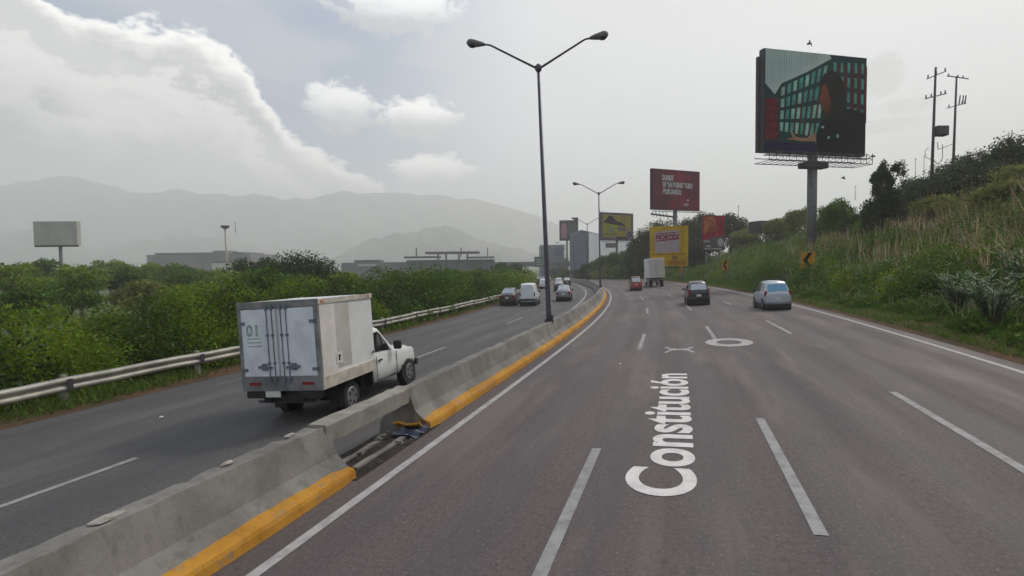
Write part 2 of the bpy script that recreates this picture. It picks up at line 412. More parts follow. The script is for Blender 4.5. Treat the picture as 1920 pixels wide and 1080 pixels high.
def xstroke(a, b, w=.05):
    dx, dy = b[0]-a[0], b[1]-a[1]; L = math.hypot(dx, dy); nx, ny = -dy/L*w, dx/L*w
    return [(a[0]-nx, a[1]-ny), (b[0]-nx, b[1]-ny), (b[0]+nx, b[1]+ny), (a[0]+nx, a[1]+ny)]
xc = [xstroke((16.5, 3.35), (17.3, 3.62)), xstroke((17.3, 3.9), (16.5, 4.17)), xstroke((17.6, 3.35), (16.9, 3.62)), xstroke((16.9, 3.9), (17.6, 4.17)), xstroke((17.08, 3.6), (17.12, 3.92), .12)]
painted('overlay_cross', xc, 'thin white cross of the map overlay on the asphalt left of the oval ring', 'road marking')  # navigation cross of the map software, added as a flat shape

# ---------------------------------------------------------------- median barrier
PROF = [(-.50, 0), (-.52, .10), (-.72, .30), (-.86, .70), (-1.12, .70), (-1.24, .30), (-1.42, .10), (-1.44, -.25)]
def barrier(name, a, b, label, step=.25, prof=PROF, yellow=True, chip=1.):
    root = thing(name, label, 'concrete barrier', P(a, -1))
    rnd = random.Random(int(a*10)); ss = rng(a, b, step); n = len(prof); vs = []
    for i, s in enumerate(ss):
        c1 = rnd.uniform(0, .022)*chip; c2 = rnd.uniform(0, .05)*chip if rnd.random() < .45 else rnd.uniform(0, .015)*chip
        for j, (t, h) in enumerate(prof):
            dh = -(c1 if j == 3 else c2 if j == 4 else 0)
            q = P(s, t if t > -1.09 else -1.0, 0); q2 = P(s, t, 0); q2.z = q.z + (t+1.0)*.04 + h + dh
            vs.append(q2-root.location)
    fs = [(i*n+j, i*n+j+1, (i+1)*n+j+1, (i+1)*n+j) for i in range(len(ss)-1) for j in range(n-1)]
    fs += [tuple(range(n)), tuple((len(ss)-1)*n+j for j in range(n))]
    o = MB().add(vs, fs).build('wall_body', 'concrete', root); fixn(o)
    if yellow:
        yp = [(-.37, 0), (-.385, .10), (-.405, .145), (-.45, .165), (-.55, .19), (-.66, .225), (-.66, 0)]
        vs = []; n = len(yp); L = len(ss)
        for i, s in enumerate(ss):
            k = 1.0
            if s-a < .2 or b-s < .2: k = .9
            w1 = .90+.015*math.sin(s*3.1)+rnd.uniform(-.012, .012)
            for (t, h) in yp:
                vs.append(P(s, -.66+(t+.66)*k*w1, h*k*w1+.002)-root.location)
        fs = [(i*n+j, i*n+j+1, (i+1)*n+j+1, (i+1)*n+j) for i in range(L-1) for j in range(n-1)]+[tuple(range(n)), tuple((L-1)*n+j for j in range(n))]
        fixn(MB().add(vs, fs).build('yellow_kerb', 'yellow_concrete', root))
    return root
barrier('concrete_barrier', -8, 6.15, 'nearest concrete median barrier with yellow kerb, ending at the broken gap', .15)
fb = barrier('concrete_barrier', 8.35, 40, 'long concrete median barrier with yellow kerb curving away beyond the gap', .25)
barrier('concrete_barrier', 40.03, 260, 'distant end of the concrete median barrier round the bend', 1., chip=.6)
bm_ = MB(); rnd = random.Random(3); L = 14; vs = []
bp_ = [(-.82, .46), (-.82, .715), (-.84, .73), (-1.10, .735), (-1.12, .70), (-1.12, .46)]
for i in range(L+1):
    s = 6.02+(8.42-6.02)*i/L; q = P(s, -1.0)
    for t, h in bp_:
        p = P(s, t); p.z = q.z+(t+1)*.04+h-(rnd.uniform(0, .02) if h > .7 else rnd.uniform(-.012, .012)); vs.append(p)
n = len(bp_); fs = [(i*n+j, i*n+(j+1)%n, (i+1)*n+(j+1)%n, (i+1)*n+j) for i in range(L) for j in range(n)]+[tuple(range(n)), tuple(L*n+j for j in range(n))]
tag(fixn(bm_.add(vs, fs).build('concrete_beam', 'concrete_light')), 'pale concrete beam bridging the gap in the median barrier', 'beam')
# broken ground in the gap
groundmat('rubble_dirt', (.055, .045, .04), (.035, .03, .028), (.10, .09, .08), 2., 9)
strip('gap_ground', rng(6.0, 8.6, .2), [-1.5, -1.2, -.95, -.75, -.6, -.45, -.36], 'rubble_dirt', .0, hs=[.02, .018, .014, .012, .012, .010, .006])
b = MB(); rnd = random.Random(5)
for i in range(14):
    s = rnd.uniform(6.3, 8.2); t = rnd.uniform(-1.15, -.35); r = rnd.uniform(.02, .07)
    b.box(P(s, t, r*.4), (r*2, r*1.3, r), Matrix.Rotation(rnd.uniform(0, 3), 3, 'Z') @ Matrix.Rotation(rnd.uniform(-.5, .5), 3, 'X'))
tag(b.build('rubble', 'concrete'), 'broken concrete rubble scattered in the barrier gap', 'rubble', kind='stuff')
for k, (t, s0, s1) in enumerate([(-.95, 6.25, 7.5), (-.62, 6.35, 7.9)]):
    pts = [P(s0+(s1-s0)*i/6, t+.008*math.sin(i*2.1), .015+.01*math.sin(i*1.7)) for i in range(7)]
    b = MB(); [b.bar(pts[i], pts[i+1], .09, .05) for i in range(6)]
    tag(b.build('broken_kerb', 'concrete'), ['narrow broken kerb piece at the back of the barrier gap', 'longer broken kerb piece along the front of the barrier gap'][k], 'kerb piece')
mat('faded_blue', (.02, .03, .07), .6, var=.5, scale=8)
b = MB(); g = []
for i in range(7):
    for j in range(5): g.append(P(7.75+.09*i, -.85+.11*j, .05+.03*math.sin(i*1.9+j)+.02*math.cos(j*2.3)))
b.add(g, [(i*5+j, i*5+j+1, (i+1)*5+j+1, (i+1)*5+j) for i in range(6) for j in range(4)])
bo = b.build('plastic_sheet', 'faded_blue'); md = bo.modifiers.new('thickness', 'SOLIDIFY'); md.thickness = .01
tag(bo, 'crumpled dark blue plastic sheet lying in the barrier gap', 'plastic sheet')
b = MB(); g = [P(8.15+.06*i, -1.05+.13*j, .16-.04*i+.02*math.sin(j*2+i)) for i in range(4) for j in range(5)]
b.add(g, [(i*5+j, i*5+j+1, (i+1)*5+j+1, (i+1)*5+j) for i in range(3) for j in range(4)])
bo = b.build('yellow_slab', 'yellow_concrete'); bo.modifiers.new('thickness', 'SOLIDIFY').thickness = .04
tag(bo, 'broken yellow painted slab leaning at the far end of the gap', 'slab')
# chips lying on the barrier top
for k, (s, t, r, lb) in enumerate([(3.27, -1.02, .16, 'flat pale concrete chip on the barrier top at the lower left corner'),
                                   (4.6, -1.05, .09, 'small pale concrete chip on the middle of the near barrier'),
                                   (5.6, -1.06, .10, 'small concrete flake on the barrier top just before the beam')]):
    b = MB(); rr = random.Random(k+20); n = 9; vs = []; q = P(s, -1.0)
    for lev, z in ((1, 0), (.9, .014), (.55, .022)):
        for i in range(n):
            a = 2*math.pi*i/n; w = lev*r*rr.uniform(.75, 1.1); p = P(s+w*math.cos(a), t+w*.42*math.sin(a)); p.z = q.z+(t+1)*.04+.70+z; vs.append(p)
    fs = [(l*n+i, l*n+(i+1)%n, (l+1)*n+(i+1)%n, (l+1)*n+i) for l in range(2) for i in range(n)]+[tuple(2*n+i for i in range(n)), tuple(range(n))]
    tag(fixn(b.add(vs, fs).build('concrete_chip', 'concrete_chip')), lb, 'concrete chip', 'concrete chips on the barrier')
# litter on the asphalt
for s, t, r, m_, lb in [(8.6, -6.9, .05, 'plate_white', 'crumpled white litter on the far left lane'), (14.6, 2.2, .04, 'plate_white', 'small white litter beside the first letter row'),
                        (3.55, 5.35, .035, 'concrete_chip', 'pale pebble on the asphalt at the bottom edge')]:
    b = MB(); rr = random.Random(int(s*7)); vs = []
    for k, z in enumerate((0, .6, 1)):
        for i in range(6): a = i*math.pi/3; w = r*(1, .85, .4)[k]*rr.uniform(.7, 1.2); vs.append(P(s+w*math.cos(a), t+w*math.sin(a), .008+r*.7*z))
    tag(b.add(vs, [(l*6+i, l*6+(i+1)%6, (l+1)*6+(i+1)%6, (l+1)*6+i) for l in range(2) for i in range(6)]+[tuple(12+i for i in range(6))]).build('litter' if r > .036 else 'pebble', m_), lb, 'litter' if r > .036 else 'pebble')

# ---------------------------------------------------------------- guard rail on the left
def guardrail():
    root = thing('guard_rail', 'weathered steel guard rail along the left edge of the road', 'guard rail', P(0, -10.3))
    o = root.location
    prof = [(0, .44), (.05, .47), (.07, .52), (.05, .57), (0, .60), (-.01, .615), (0, .63), (.05, .66), (.07, .71), (.05, .76), (0, .79)]
    ss = rng(-12, 120, 1.0)+rng(123, 250, 3)
    vs = []
    for s in ss:
        w = .02*math.sin(s*.7)+.012*math.sin(s*2.3)
        for d, h in prof: vs.append(P(s, -10.3+d*1.2+w*.5, h-.07+w)-o)
    n = len(prof); fs = [(i*n+j, i*n+j+1, (i+1)*n+j+1, (i+1)*n+j) for i in range(len(ss)-1) for j in range(n-1)]
    r = fixn(MB().add(vs, fs).build('rail', 'galvanised', root, smooth=True)); r.modifiers.new('thickness', 'SOLIDIFY').thickness = .008
    k = 0; s = -10.
    while s < 120:
        b = MB(); b.box(P(s, -10.42, .30)-o, (.10, .12, .95), frame(s, -10)); b.build('post', 'galvanised', root)
        # overlap joint and bolts
        b = MB()
        b.box(P(s, -10.205, .55)-o, (.12, .02, .26), frame(s, -10))
        b.build('joint_plate', 'steel_dark', root)
        s += 3.8
guardrail()

# ---------------------------------------------------------------- street lamps with two arms
def make_lamp(label):
    root = thing('street_lamp', label, 'street lamp', (0,0,0), None, 'double arm street lamps on the median')
    b = MB(); b.tube([(0,0,-.05), (0,0,.25), (0,0,9.65)], [.105, .10, .055], 12); b.build('pole', 'pole_paint', root, smooth=True)
    b = MB(); b.box((0,0,.02), (.36, .36, .04)); b.box((0, -.12, .14), (.10, .10, .22)); [b.tube([(x, y, .03), (x, y, .10)], .02, 6) for x in (-.14,.14) for y in (-.14,.14)]
    b.build('base_plate', 'steel_dark', root)
    b = MB(); b.tube([(0,0,9.52), (0,0,9.6), (0,0,9.74), (0,0,9.82)], [.07, .13, .13, .05], 12); b.build('collar', 'pole_paint', root, smooth=True)
    for sg in (1, -1):
        b = MB(); b.tube([(0, sg*.06, 9.66), (0, sg*1.65, 10.55), (0, sg*1.78, 10.62), (0, sg*1.9, 10.65), (0, sg*2.05, 10.66)], [.045, .038, .036, .036, .036], 8)
        b.build('arm', 'pole_paint', root, smooth=True)
        b = MB(); b.tube([(0, sg*1.98, 10.66), (0, sg*2.1, 10.685), (0, sg*2.3, 10.71), (0, sg*2.5, 10.75), (0, sg*2.62, 10.77), (0, sg*2.68, 10.77)], [.05, .085, .125, .15, .12, .04], 12)
        h = b.build('lamp_head', 'steel_grey', root, smooth=True)
        b = MB(); n = 10; vs = [(.12*math.cos(i*2*math.pi/n), sg*2.46+.17*math.sin(i*2*math.pi/n), 10.65) for i in range(n)]+[(.07*math.cos(i*2*math.pi/n), sg*2.46+.1*math.sin(i*2*math.pi/n), 10.58) for i in range(n)]
        b.add(vs, [(i, (i+1)%n, n+(i+1)%n, n+i) for i in range(n)]+[tuple(n+i for i in range(n))]); fixn(b.build('lens', 'glass_dark', h, smooth=True))
    return root
LL = ['tall double arm street lamp nearest the camera, standing on the median barrier', 'second double arm street lamp, in front of the yellow billboard',
      'third double arm street lamp, beside the grey warehouse', 'fourth double arm street lamp, in front of the dark billboard',
      'fifth double arm street lamp, small above the distant cars', 'sixth double arm street lamp, near the overpass', 'farthest double arm street lamp, beyond the overpass']
lamp = make_lamp(LL[0])
for i, s in enumerate([20.2, 56, 93, 128, 163, 198, 233]):
    q = P(s, -1.0, .68); M = Matrix.Translation(q) @ Matrix.Rotation(R(-1.9 if i == 0 else -.6), 4, 'Y') @ Matrix.Rotation(R(90-2 if i == 0 else 90), 4, 'Z')
    o = lamp if i == 0 else copy_thing(lamp, label=LL[i]); o.matrix_world = M
# ---------------------------------------------------------------- vehicles (local x forward, y left, z up, origin under the rear bumper)
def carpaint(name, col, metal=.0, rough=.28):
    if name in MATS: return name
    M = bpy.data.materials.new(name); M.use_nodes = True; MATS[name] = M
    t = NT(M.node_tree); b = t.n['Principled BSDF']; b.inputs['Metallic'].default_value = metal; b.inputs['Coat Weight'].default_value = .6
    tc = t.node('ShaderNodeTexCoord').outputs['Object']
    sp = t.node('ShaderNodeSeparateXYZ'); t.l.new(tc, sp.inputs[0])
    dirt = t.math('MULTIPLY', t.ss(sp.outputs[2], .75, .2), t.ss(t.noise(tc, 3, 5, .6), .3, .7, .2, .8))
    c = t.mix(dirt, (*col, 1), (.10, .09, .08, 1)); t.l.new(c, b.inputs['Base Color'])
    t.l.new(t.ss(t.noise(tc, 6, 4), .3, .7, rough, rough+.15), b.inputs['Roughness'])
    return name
def lerp(a, b, f): return [x+(y-x)*f for x, y in zip(a, b)]
def station(S_, x):
    for i in range(len(S_)-1):
        if S_[i][0] <= x <= S_[i+1][0]:
            return lerp(S_[i], S_[i+1], (x-S_[i][0])/max(1e-6, S_[i+1][0]-S_[i][0]))
    return S_[-1] if x > S_[-1][0] else S_[0]
def body_mesh(S_, name, m, parent):
    b = MB(); n = 16; vs = []
    for (x, z0, zb, wb, zt, wt) in S_:
        half = [(0, z0), (wb*.88, z0), (wb*.97, z0+.10), (wb, z0+(zb-z0)*.5), (wb*.985, z0+(zb-z0)*.82), (wb*.95, zb), (wt, zt-.045), (wt*.86, zt), (0, zt+.015)]
        ringp = half + [(-y, z) for y, z in reversed(half[1:-1])]
        n = len(ringp); vs += [(x, y, z) for y, z in ringp]
    fs = [(i*n+j, i*n+(j+1)%n, (i+1)*n+(j+1)%n, (i+1)*n+j) for i in range(len(S_)-1) for j in range(n)]
    fs += [tuple(range(n)), tuple((len(S_)-1)*n+j for j in range(n))]
    o = fixn(b.add(vs, fs).build(name, m, parent, smooth=True)); bevel(o, .015, 2)
    for p in o.data.polygons: p.use_smooth = True
    return o
def side_win(S_, xs, f0, f1, sg):       # polygon strip on the side of the greenhouse
    out = []; lo = []; hi = []
    for x, a, c in xs:
        st = station(S_, x); bl = (st[3]*.95, st[2]); tp = (st[5], st[4]-.045)
        for L_, f in ((lo, a), (hi, c)):
            y = bl[0]+(tp[0]-bl[0])*f+.014; z = bl[1]+(tp[1]-bl[1])*f; L_.append((x, sg*y, z))
    vs = lo+hi; n = len(lo)
    return vs, [(i, i+1, n+i+1, n+i) for i in range(n-1)]
def top_quad(A, B, f0, f1, k, off):     # glass across the car between stations A and B
    vs = []
    for f in (f0, f1):
        st = lerp(A, B, f); w = st[5]*k
        for y in (-w, -w*.5, 0, w*.5, w): vs.append(Vector((st[0], y, st[4]+(.012 if abs(y) < w*.3 else .004)))+off)
    return vs, [(i, i+1, 6+i, 5+i) for i in range(4)]
def wheel(parent, x, y, r, w=.2, rim=True):
    sg = 1 if y > 0 else -1
    b = MB(); b.tube([(x, y-sg*w, r), (x, y-sg*.02, r), (x, y, r)], [r, r, r*.9], 20); o = b.build('wheel', 'rubber', parent, smooth=False)
    if rim:
        b = MB(); b.tube([(x, y, r), (x, y+sg*.008, r)], [r*.62, r*.58], 16)
        b.cur = 1
        for k in range(5):
            a = k*2*math.pi/5; b.box((x+r*.38*math.cos(a), y+sg*.012, r+r*.38*math.sin(a)), (r*.16, .012, r*.16), Matrix.Rotation(-a, 3, 'Y'))
        b.build('rim', ['rim', 'black_plastic'], o)
    return o
def car(name, label, cat, s, t, S_, paint, wins, glass_r, glass_f, wheels, wr, lights, plate, group='cars driving away', extras=None, yaw=0., rearglass='glass_sky', bumper=None):
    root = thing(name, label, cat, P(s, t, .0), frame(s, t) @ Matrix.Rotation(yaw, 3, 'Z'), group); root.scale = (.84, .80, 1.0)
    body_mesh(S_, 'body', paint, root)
    for sg in (1, -1):
        for xs in wins:
            vs, fs = side_win(S_, xs, 0, 1, sg); MB().add(vs, fs).build('side_window', 'glass_dark', root)
    for nm, (A, B, f0, f1, k, off), gm in (('rear_window', glass_r, rearglass), ('windscreen', glass_f, 'glass_dark')):
        vs, fs = top_quad(S_[A], S_[B], f0, f1, k, Vector(off)); MB().add(vs, fs).build(nm, gm, root)
    for x in wheels:
        st = station(S_, x)
        for sg in (1, -1):
            b = MB(); yy = sg*(st[3]*1.0+.004); b.tube([(x, yy-sg*.05, wr), (x, yy, wr)], wr*1.15, 20); b.build('wheel_arch', 'black_plastic', root)
            wheel(root, x, sg*(st[3]+.022), wr)
    wb = S_[1][3]
    for sg in (1, -1):
        lx, ly, lz, lw, lh = lights
        b = MB(); b.box((lx, sg*ly, lz), (.10, lw, lh)); bevel(b.build('tail_light', 'taillight', root), .02)
        mx = glass_f[5][0]*0+S_[glass_f[0]][0]; st = station(S_, S_[glass_f[0]][0]-.25)
        b = MB(); b.box((S_[glass_f[0]][0]-.28, sg*(st[3]+.09), st[2]+.07), (.10, .20, .13)); bevel(b.build('mirror', 'black_plastic', root), .03)
        b = MB(); b.box((S_[-1][0]-.05, sg*S_[-1][3]*.75, S_[-1][2]-.08), (.1, .3, .12)); bevel(b.build('headlight', 'plate_white', root), .02)
    b = MB(); b.box((plate[0], 0, plate[1]), (.015, .34, .13)); b.build('number_plate', 'plate_white', root)
    z0 = S_[0][1]; b = MB(); b.box((.10+S_[0][0], 0, z0+.10), (.22, S_[1][3]*1.96, .20)); bevel(b.build('bumper', bumper or 'black_plastic', root), .05, 3)
    b = MB(); b.box((S_[-1][0]/2, 0, .20), (S_[-1][0]*.94, 1.56, .24)); b.build('underbody_shade', 'black_plastic', root)  # black slab made wide and low to deepen the shade under the car
    return root
# stations: x, bottom, belt height, half width, top height, top half width
HATCH = [(0, .36, .82, .70, .86, .62), (.06, .30, .86, .77, .92, .66), (.30, .26, .92, .81, 1.34, .58), (.55, .24, .93, .83, 1.46, .56), (1.5, .24, .92, .83, 1.50, .58), (2.15, .24, .90, .83, 1.44, .56), (2.75, .24, .88, .82, .94, .70), (3.45, .26, .78, .78, .80, .60), (3.72, .32, .62, .68, .66, .5)]
SEDAN = [(0, .38, .80, .72, .84, .64), (.06, .30, .88, .80, .93, .68), (.55, .26, .92, .84, .98, .70), (1.15, .24, .92, .85, 1.36, .57), (1.5, .24, .92, .85, 1.44, .56), (2.3, .24, .90, .85, 1.44, .57), (3.05, .24, .88, .84, .95, .72), (3.9, .26, .78, .80, .82, .62), (4.2, .34, .60, .70, .66, .5)]
SUV = [(0, .42, .95, .78, 1.0, .68), (.06, .36, 1.0, .86, 1.08, .70), (.28, .34, 1.04, .88, 1.62, .64), (.6, .34, 1.05, .89, 1.72, .64), (2.4, .34, 1.04, .89, 1.70, .64), (3.2, .34, 1.0, .88, 1.08, .76), (4.1, .36, .92, .84, .96, .68), (4.4, .40, .75, .74, .8, .55)]
hw = [[(.50, .12, .86), (.95, .10, .90), (1.30, .10, .90)], [(1.38, .10, .90), (1.9, .10, .90), (2.45, .12, .35)]]
sw = [[(1.0, .14, .5), (1.3, .12, .86), (1.62, .12, .88)], [(1.70, .12, .88), (2.2, .12, .88), (2.75, .14, .30)]]
uw = [[(.4, .12, .85), (1.0, .1, .88), (1.3, .1, .88)], [(1.38, .1, .88), (2.3, .1, .88), (2.85, .12, .35)]]
def hatch(label, s, t, paint, **k):
    kw = dict(bumper=paint); kw.update(k)
    return car('hatchback_car', label, 'car', s, t, HATCH, paint, hw, (1, 2, .10, .98, .92, (-.014, 0, .006)), (6, 5, .1, .92, .86, (.01, 0, .012)), (.62, 3.0), .29, (.08, .72, .86, .16, .28), (-.012, .62), **kw)
def sedan(label, s, t, paint, **k):
    kw = dict(bumper=paint); kw.update(k)
    return car('sedan_car', label, 'car', s, t, SEDAN, paint, sw, (2, 3, .10, .97, .92, (-.01, 0, .012)), (6, 5, .1, .92, .86, (.01, 0, .012)), (.85, 3.35), .30, (.03, .66, .78, .28, .18), (-.012, .66), **kw)
def suv(label, s, t, paint, **k):
    kw = dict(bumper=paint); kw.update(k)
    return car('suv_car', label, 'car', s, t, SUV, paint, uw, (1, 2, .12, .97, .9, (-.014, 0, .006)), (5, 4, .1, .92, .86, (.01, 0, .012)), (.8, 3.5), .34, (.08, .76, 1.02, .14, .26), (-.012, .8), **kw)
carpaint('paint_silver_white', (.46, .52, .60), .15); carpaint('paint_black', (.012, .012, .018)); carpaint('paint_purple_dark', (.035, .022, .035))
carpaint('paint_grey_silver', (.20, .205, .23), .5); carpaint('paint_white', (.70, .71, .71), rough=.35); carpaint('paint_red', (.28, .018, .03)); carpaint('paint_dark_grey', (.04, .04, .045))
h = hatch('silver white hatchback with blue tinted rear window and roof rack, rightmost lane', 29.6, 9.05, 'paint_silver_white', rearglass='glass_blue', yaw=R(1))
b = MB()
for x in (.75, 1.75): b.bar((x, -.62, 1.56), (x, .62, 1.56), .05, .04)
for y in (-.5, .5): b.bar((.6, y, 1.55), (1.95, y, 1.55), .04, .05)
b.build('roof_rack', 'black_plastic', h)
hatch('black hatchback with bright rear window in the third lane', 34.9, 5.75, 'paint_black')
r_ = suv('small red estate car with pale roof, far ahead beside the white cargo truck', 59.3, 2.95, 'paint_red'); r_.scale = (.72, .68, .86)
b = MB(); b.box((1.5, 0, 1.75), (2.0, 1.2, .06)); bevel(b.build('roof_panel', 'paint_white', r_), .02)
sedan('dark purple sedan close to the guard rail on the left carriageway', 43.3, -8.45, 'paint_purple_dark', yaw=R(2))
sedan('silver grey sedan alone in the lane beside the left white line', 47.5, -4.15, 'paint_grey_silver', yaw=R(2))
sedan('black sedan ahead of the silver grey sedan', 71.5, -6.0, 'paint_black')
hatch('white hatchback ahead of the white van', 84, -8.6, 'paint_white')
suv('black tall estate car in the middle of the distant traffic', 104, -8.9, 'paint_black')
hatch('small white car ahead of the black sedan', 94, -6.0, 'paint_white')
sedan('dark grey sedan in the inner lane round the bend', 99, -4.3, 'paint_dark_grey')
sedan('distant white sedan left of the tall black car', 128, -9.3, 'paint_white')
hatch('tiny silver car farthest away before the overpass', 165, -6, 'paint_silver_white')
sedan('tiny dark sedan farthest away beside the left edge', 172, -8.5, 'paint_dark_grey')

# --- vans and trucks
mat('panel_cool_shade', (.74, .80, .86), .45, var=.18, scale=2.5); mat('panel_warm_sun', (.70, .68, .64), .5, var=.15, scale=1.6)  # bluish shade of the rear and warm sun of the side, put into colour
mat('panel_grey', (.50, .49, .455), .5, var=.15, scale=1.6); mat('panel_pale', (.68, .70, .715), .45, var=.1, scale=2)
mat('panel_frame', (.26, .27, .28), .5, .3, var=.4, scale=3); mat('faded_green', (.36, .47, .43), .6, var=.3, scale=10); mat('hinge_blue', (.15, .18, .24), .5, .3)
mat('beige_trim', (.58, .54, .47), .5, var=.3, scale=4); mat('amber', (.6, .12, .03), .4)
CAB = [(.97, .42, 1.02, .80, 1.60, .66), (1.15, .38, 1.03, .83, 1.66, .68), (1.55, .36, 1.03, .84, 1.66, .67), (2.12, .36, 1.02, .84, 1.10, .72), (2.7, .38, 1.00, .84, 1.06, .70), (3.2, .40, .94, .82, .99, .66), (3.36, .42, .82, .78, .86, .6), (3.42, .46, .70, .70, .74, .5)]
def cab(root, m='paint_white'):
    body_mesh(CAB, 'cab', m, root)
    for sg in (1, -1):
        vs, fs = side_win(CAB, [(1.16, .12, .88), (1.5, .10, .90), (1.62, .10, .86), (1.98, .10, .26)], 0, 1, sg)
        MB().add(vs, fs).build('side_window', 'glass_dark', root)
        b = MB(); b.box((2.0, sg*.96, 1.16), (.12, .20, .22)); bevel(b.build('mirror', 'black_plastic', root), .04, 3)
        b = MB(); b.box((1.28, sg*.848, .90), (.16, .03, .035)); b.build('door_handle', 'black_plastic', root)
        b = MB()
        for x in (1.10, 2.14): b.box((x, sg*.842, .72), (.012, .012, .56))
        b.box((1.62, sg*.842, .44), (1.04, .012, .012)); b.build('door_seam', 'black_plastic', root)
        b = MB(); b.box((3.34, sg*.62, .80), (.12, .26, .14)); bevel(b.build('headlight', 'plate_white', root), .02)
    vs, fs = top_quad(CAB[3], CAB[2], .08, .92, .9, Vector((.012, 0, .012))); MB().add(vs, fs).build('windscreen', 'glass_dark', root)
    b = MB(); b.box((3.44, 0, .50), (.16, 1.62, .18)); bevel(b.build('bumper', 'black_plastic', root), .03)
def box_truck():
    rot = Matrix.Rotation(-.236+math.pi/2, 3, 'Z')       # local x forward
    f = Vector((math.sin(.236), math.cos(.236), -.004)).normalized(); l = Vector((-math.cos(.236), math.sin(.236), -.055)).normalized()
    l = (l-f*l.dot(f)).normalized(); M = Matrix((f, l, f.cross(l))).transposed()
    root = thing('box_truck', 'small white pickup box truck with 01 on its rear door, beside the barrier', 'truck', (-4.22, 11.6, -.385), M)
    W, H, L_, fl, oh = .895, 1.76, 2.12, .74, 1.17
    x0, x1 = -oh, -oh+L_; z1 = fl+H; cx_ = (x0+x1)/2
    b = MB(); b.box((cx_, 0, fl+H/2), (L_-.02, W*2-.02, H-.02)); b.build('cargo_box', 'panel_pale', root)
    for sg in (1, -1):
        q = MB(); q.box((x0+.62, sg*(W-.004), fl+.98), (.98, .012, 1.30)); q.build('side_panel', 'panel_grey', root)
        q = MB(); q.box((x0+.30, sg*(W-.001), fl+H/2), (.52, .010, H-.2)); q.build('side_panel', 'panel_warm_sun', root)
        q = MB(); q.box((cx_, sg*(W+.004), fl+.12), (L_, .03, .24)); q.build('side_rail', 'beige_trim', root); q = MB(); q.box((cx_, sg*(W+.004), z1-.05), (L_, .03, .10)); q.build('roof_rail', 'beige_trim', root)
        for x in (x0+.12, x1-.18): q = MB(); q.box((x, sg*(W+.02), z1-.05), (.07, .02, .035)); q.build('marker_light', 'amber', root)
    q = MB(); q.box((x0+.62, -(W+.008), fl+.52), (.22, .012, .22)); st = q.build('sticker', 'plate_white', root)
    q = MB(); q.box((x0+.61, -(W+.016), fl+.53), (.05, .006, .12)); q.box((x0+.635, -(W+.016), fl+.56), (.06, .006, .03)); q.build('sticker_mark', 'black_plastic', st)
    q = MB(); q.box((x1-.1, -(W+.014), fl+.42), (.06, .01, .05)); q.build('latch', 'black_plastic', root)
    # rear frame and doors
    q = MB()
    q.box((x0-.012, 0, z1-.06), (.05, W*2+.03, .14)); q.box((x0-.012, 0, fl+.14), (.05, W*2+.03, .30))
    for sg in (1, -1): q.box((x0-.012, sg*(W-.05), fl+H/2+.05), (.048, .12, H-.36))
    bevel(q.build('rear_frame', 'panel_frame', root), .008)
    for sg in (1, -1):
        d = MB(); d.box((x0-.02, sg*.425, fl+.29+.66), (.05, .78, 1.33)); dd = bevel(d.build('rear_door', 'panel_cool_shade', root), .01)
        for y in (.10, .22):
            d = MB(); d.tube([(x0-.06, sg*y, fl+.14), (x0-.06, sg*y, z1-.06)], .010, 6)
            for z in (.22, .55, 1.1, 1.62): d.box((x0-.058, sg*y, fl+z), (.03, .05, .05))
            d.build('lock_bar', 'hinge_blue', dd)
        d = MB(); d.bar((x0-.075, sg*.16, fl+.46), (x0-.075, sg*.46, fl+.48), .03, .05); d.box((x0-.07, sg*.33, fl+.48), (.03, .10, .13)); d.build('handle', 'hinge_blue', dd)
        for z in (.42, 1.35): d = MB(); d.box((x0-.05, sg*.79, fl+z), (.03, .12, .06)); d.build('hinge', 'hinge_blue', dd)
        if sg == 1:
            def xf(c): return Vector((x0-.0465, .71-c.x, fl+1.10+c.y))
            text_mesh('number', '01', 'faded_green', dd, .30, xf, .012, spacing=1.1)
            d = MB()
            for k in range(3): d.box((x0-.0465, .53, fl+1.04-.075*k), (.003, .34, .022))
            d.build('faded_print', 'faded_green', dd)
        d = MB(); d.box((x0-.04, sg*.60, fl+.14), (.02, .26, .055)); d.build('tail_light', 'taillight', root)
        d = MB(); d.box((x0+.03, sg*(.60 if sg > 0 else .62), fl-.08), (.16, .40, .13)); d.build('rear_step', 'black_plastic', root)
    d = MB(); d.box((x0-.02, .22, fl-.05), (.02, .34, .16)); d.build('number_plate', 'plate_white', root)
    # chassis, axle, bumper bar
    d = MB()
    for sg in (1, -1): d.box((.9, sg*.38, .58), (4.0, .09, .16))
    d.box((0, 0, .33), (.14, 1.2, .14)); d.box((0, 0, .40), (.3, .3, .24)); d.tube([(-.3, .2, .42), (.6, .2, .42)], .07, 8); d.box((-.7, 0, .58), (.7, 1.1, .22)); d.box((1.0, -.45, .52), (.5, .3, .3))
    d.build('chassis', 'black_plastic', root)
    d = MB(); d.box((x0+.28, .1, .46), (.10, 1.35, .06)); d.build('bumper_bar', 'steel_grey', root)
    for sg in (1, -1):
        d = MB(); d.box((-.42, sg*.66, .42), (.02, .28, .42)); d.build('mud_flap', 'black_plastic', root)
        wheel(root, 0, sg*.80, .34, .22); wheel(root, 2.80, sg*.865, .34, .22)
        d = MB(); d.tube([(2.80, sg*.76, .36), (2.80, sg*.848, .37)], .40, 20); d.build('wheel_arch', 'black_plastic', root)
        d = MB(); d.box((.95, sg*.70, .55), (.05, .2, .4)); d.build('cab_bracket', 'black_plastic', root)
    cab(root)
box_truck()
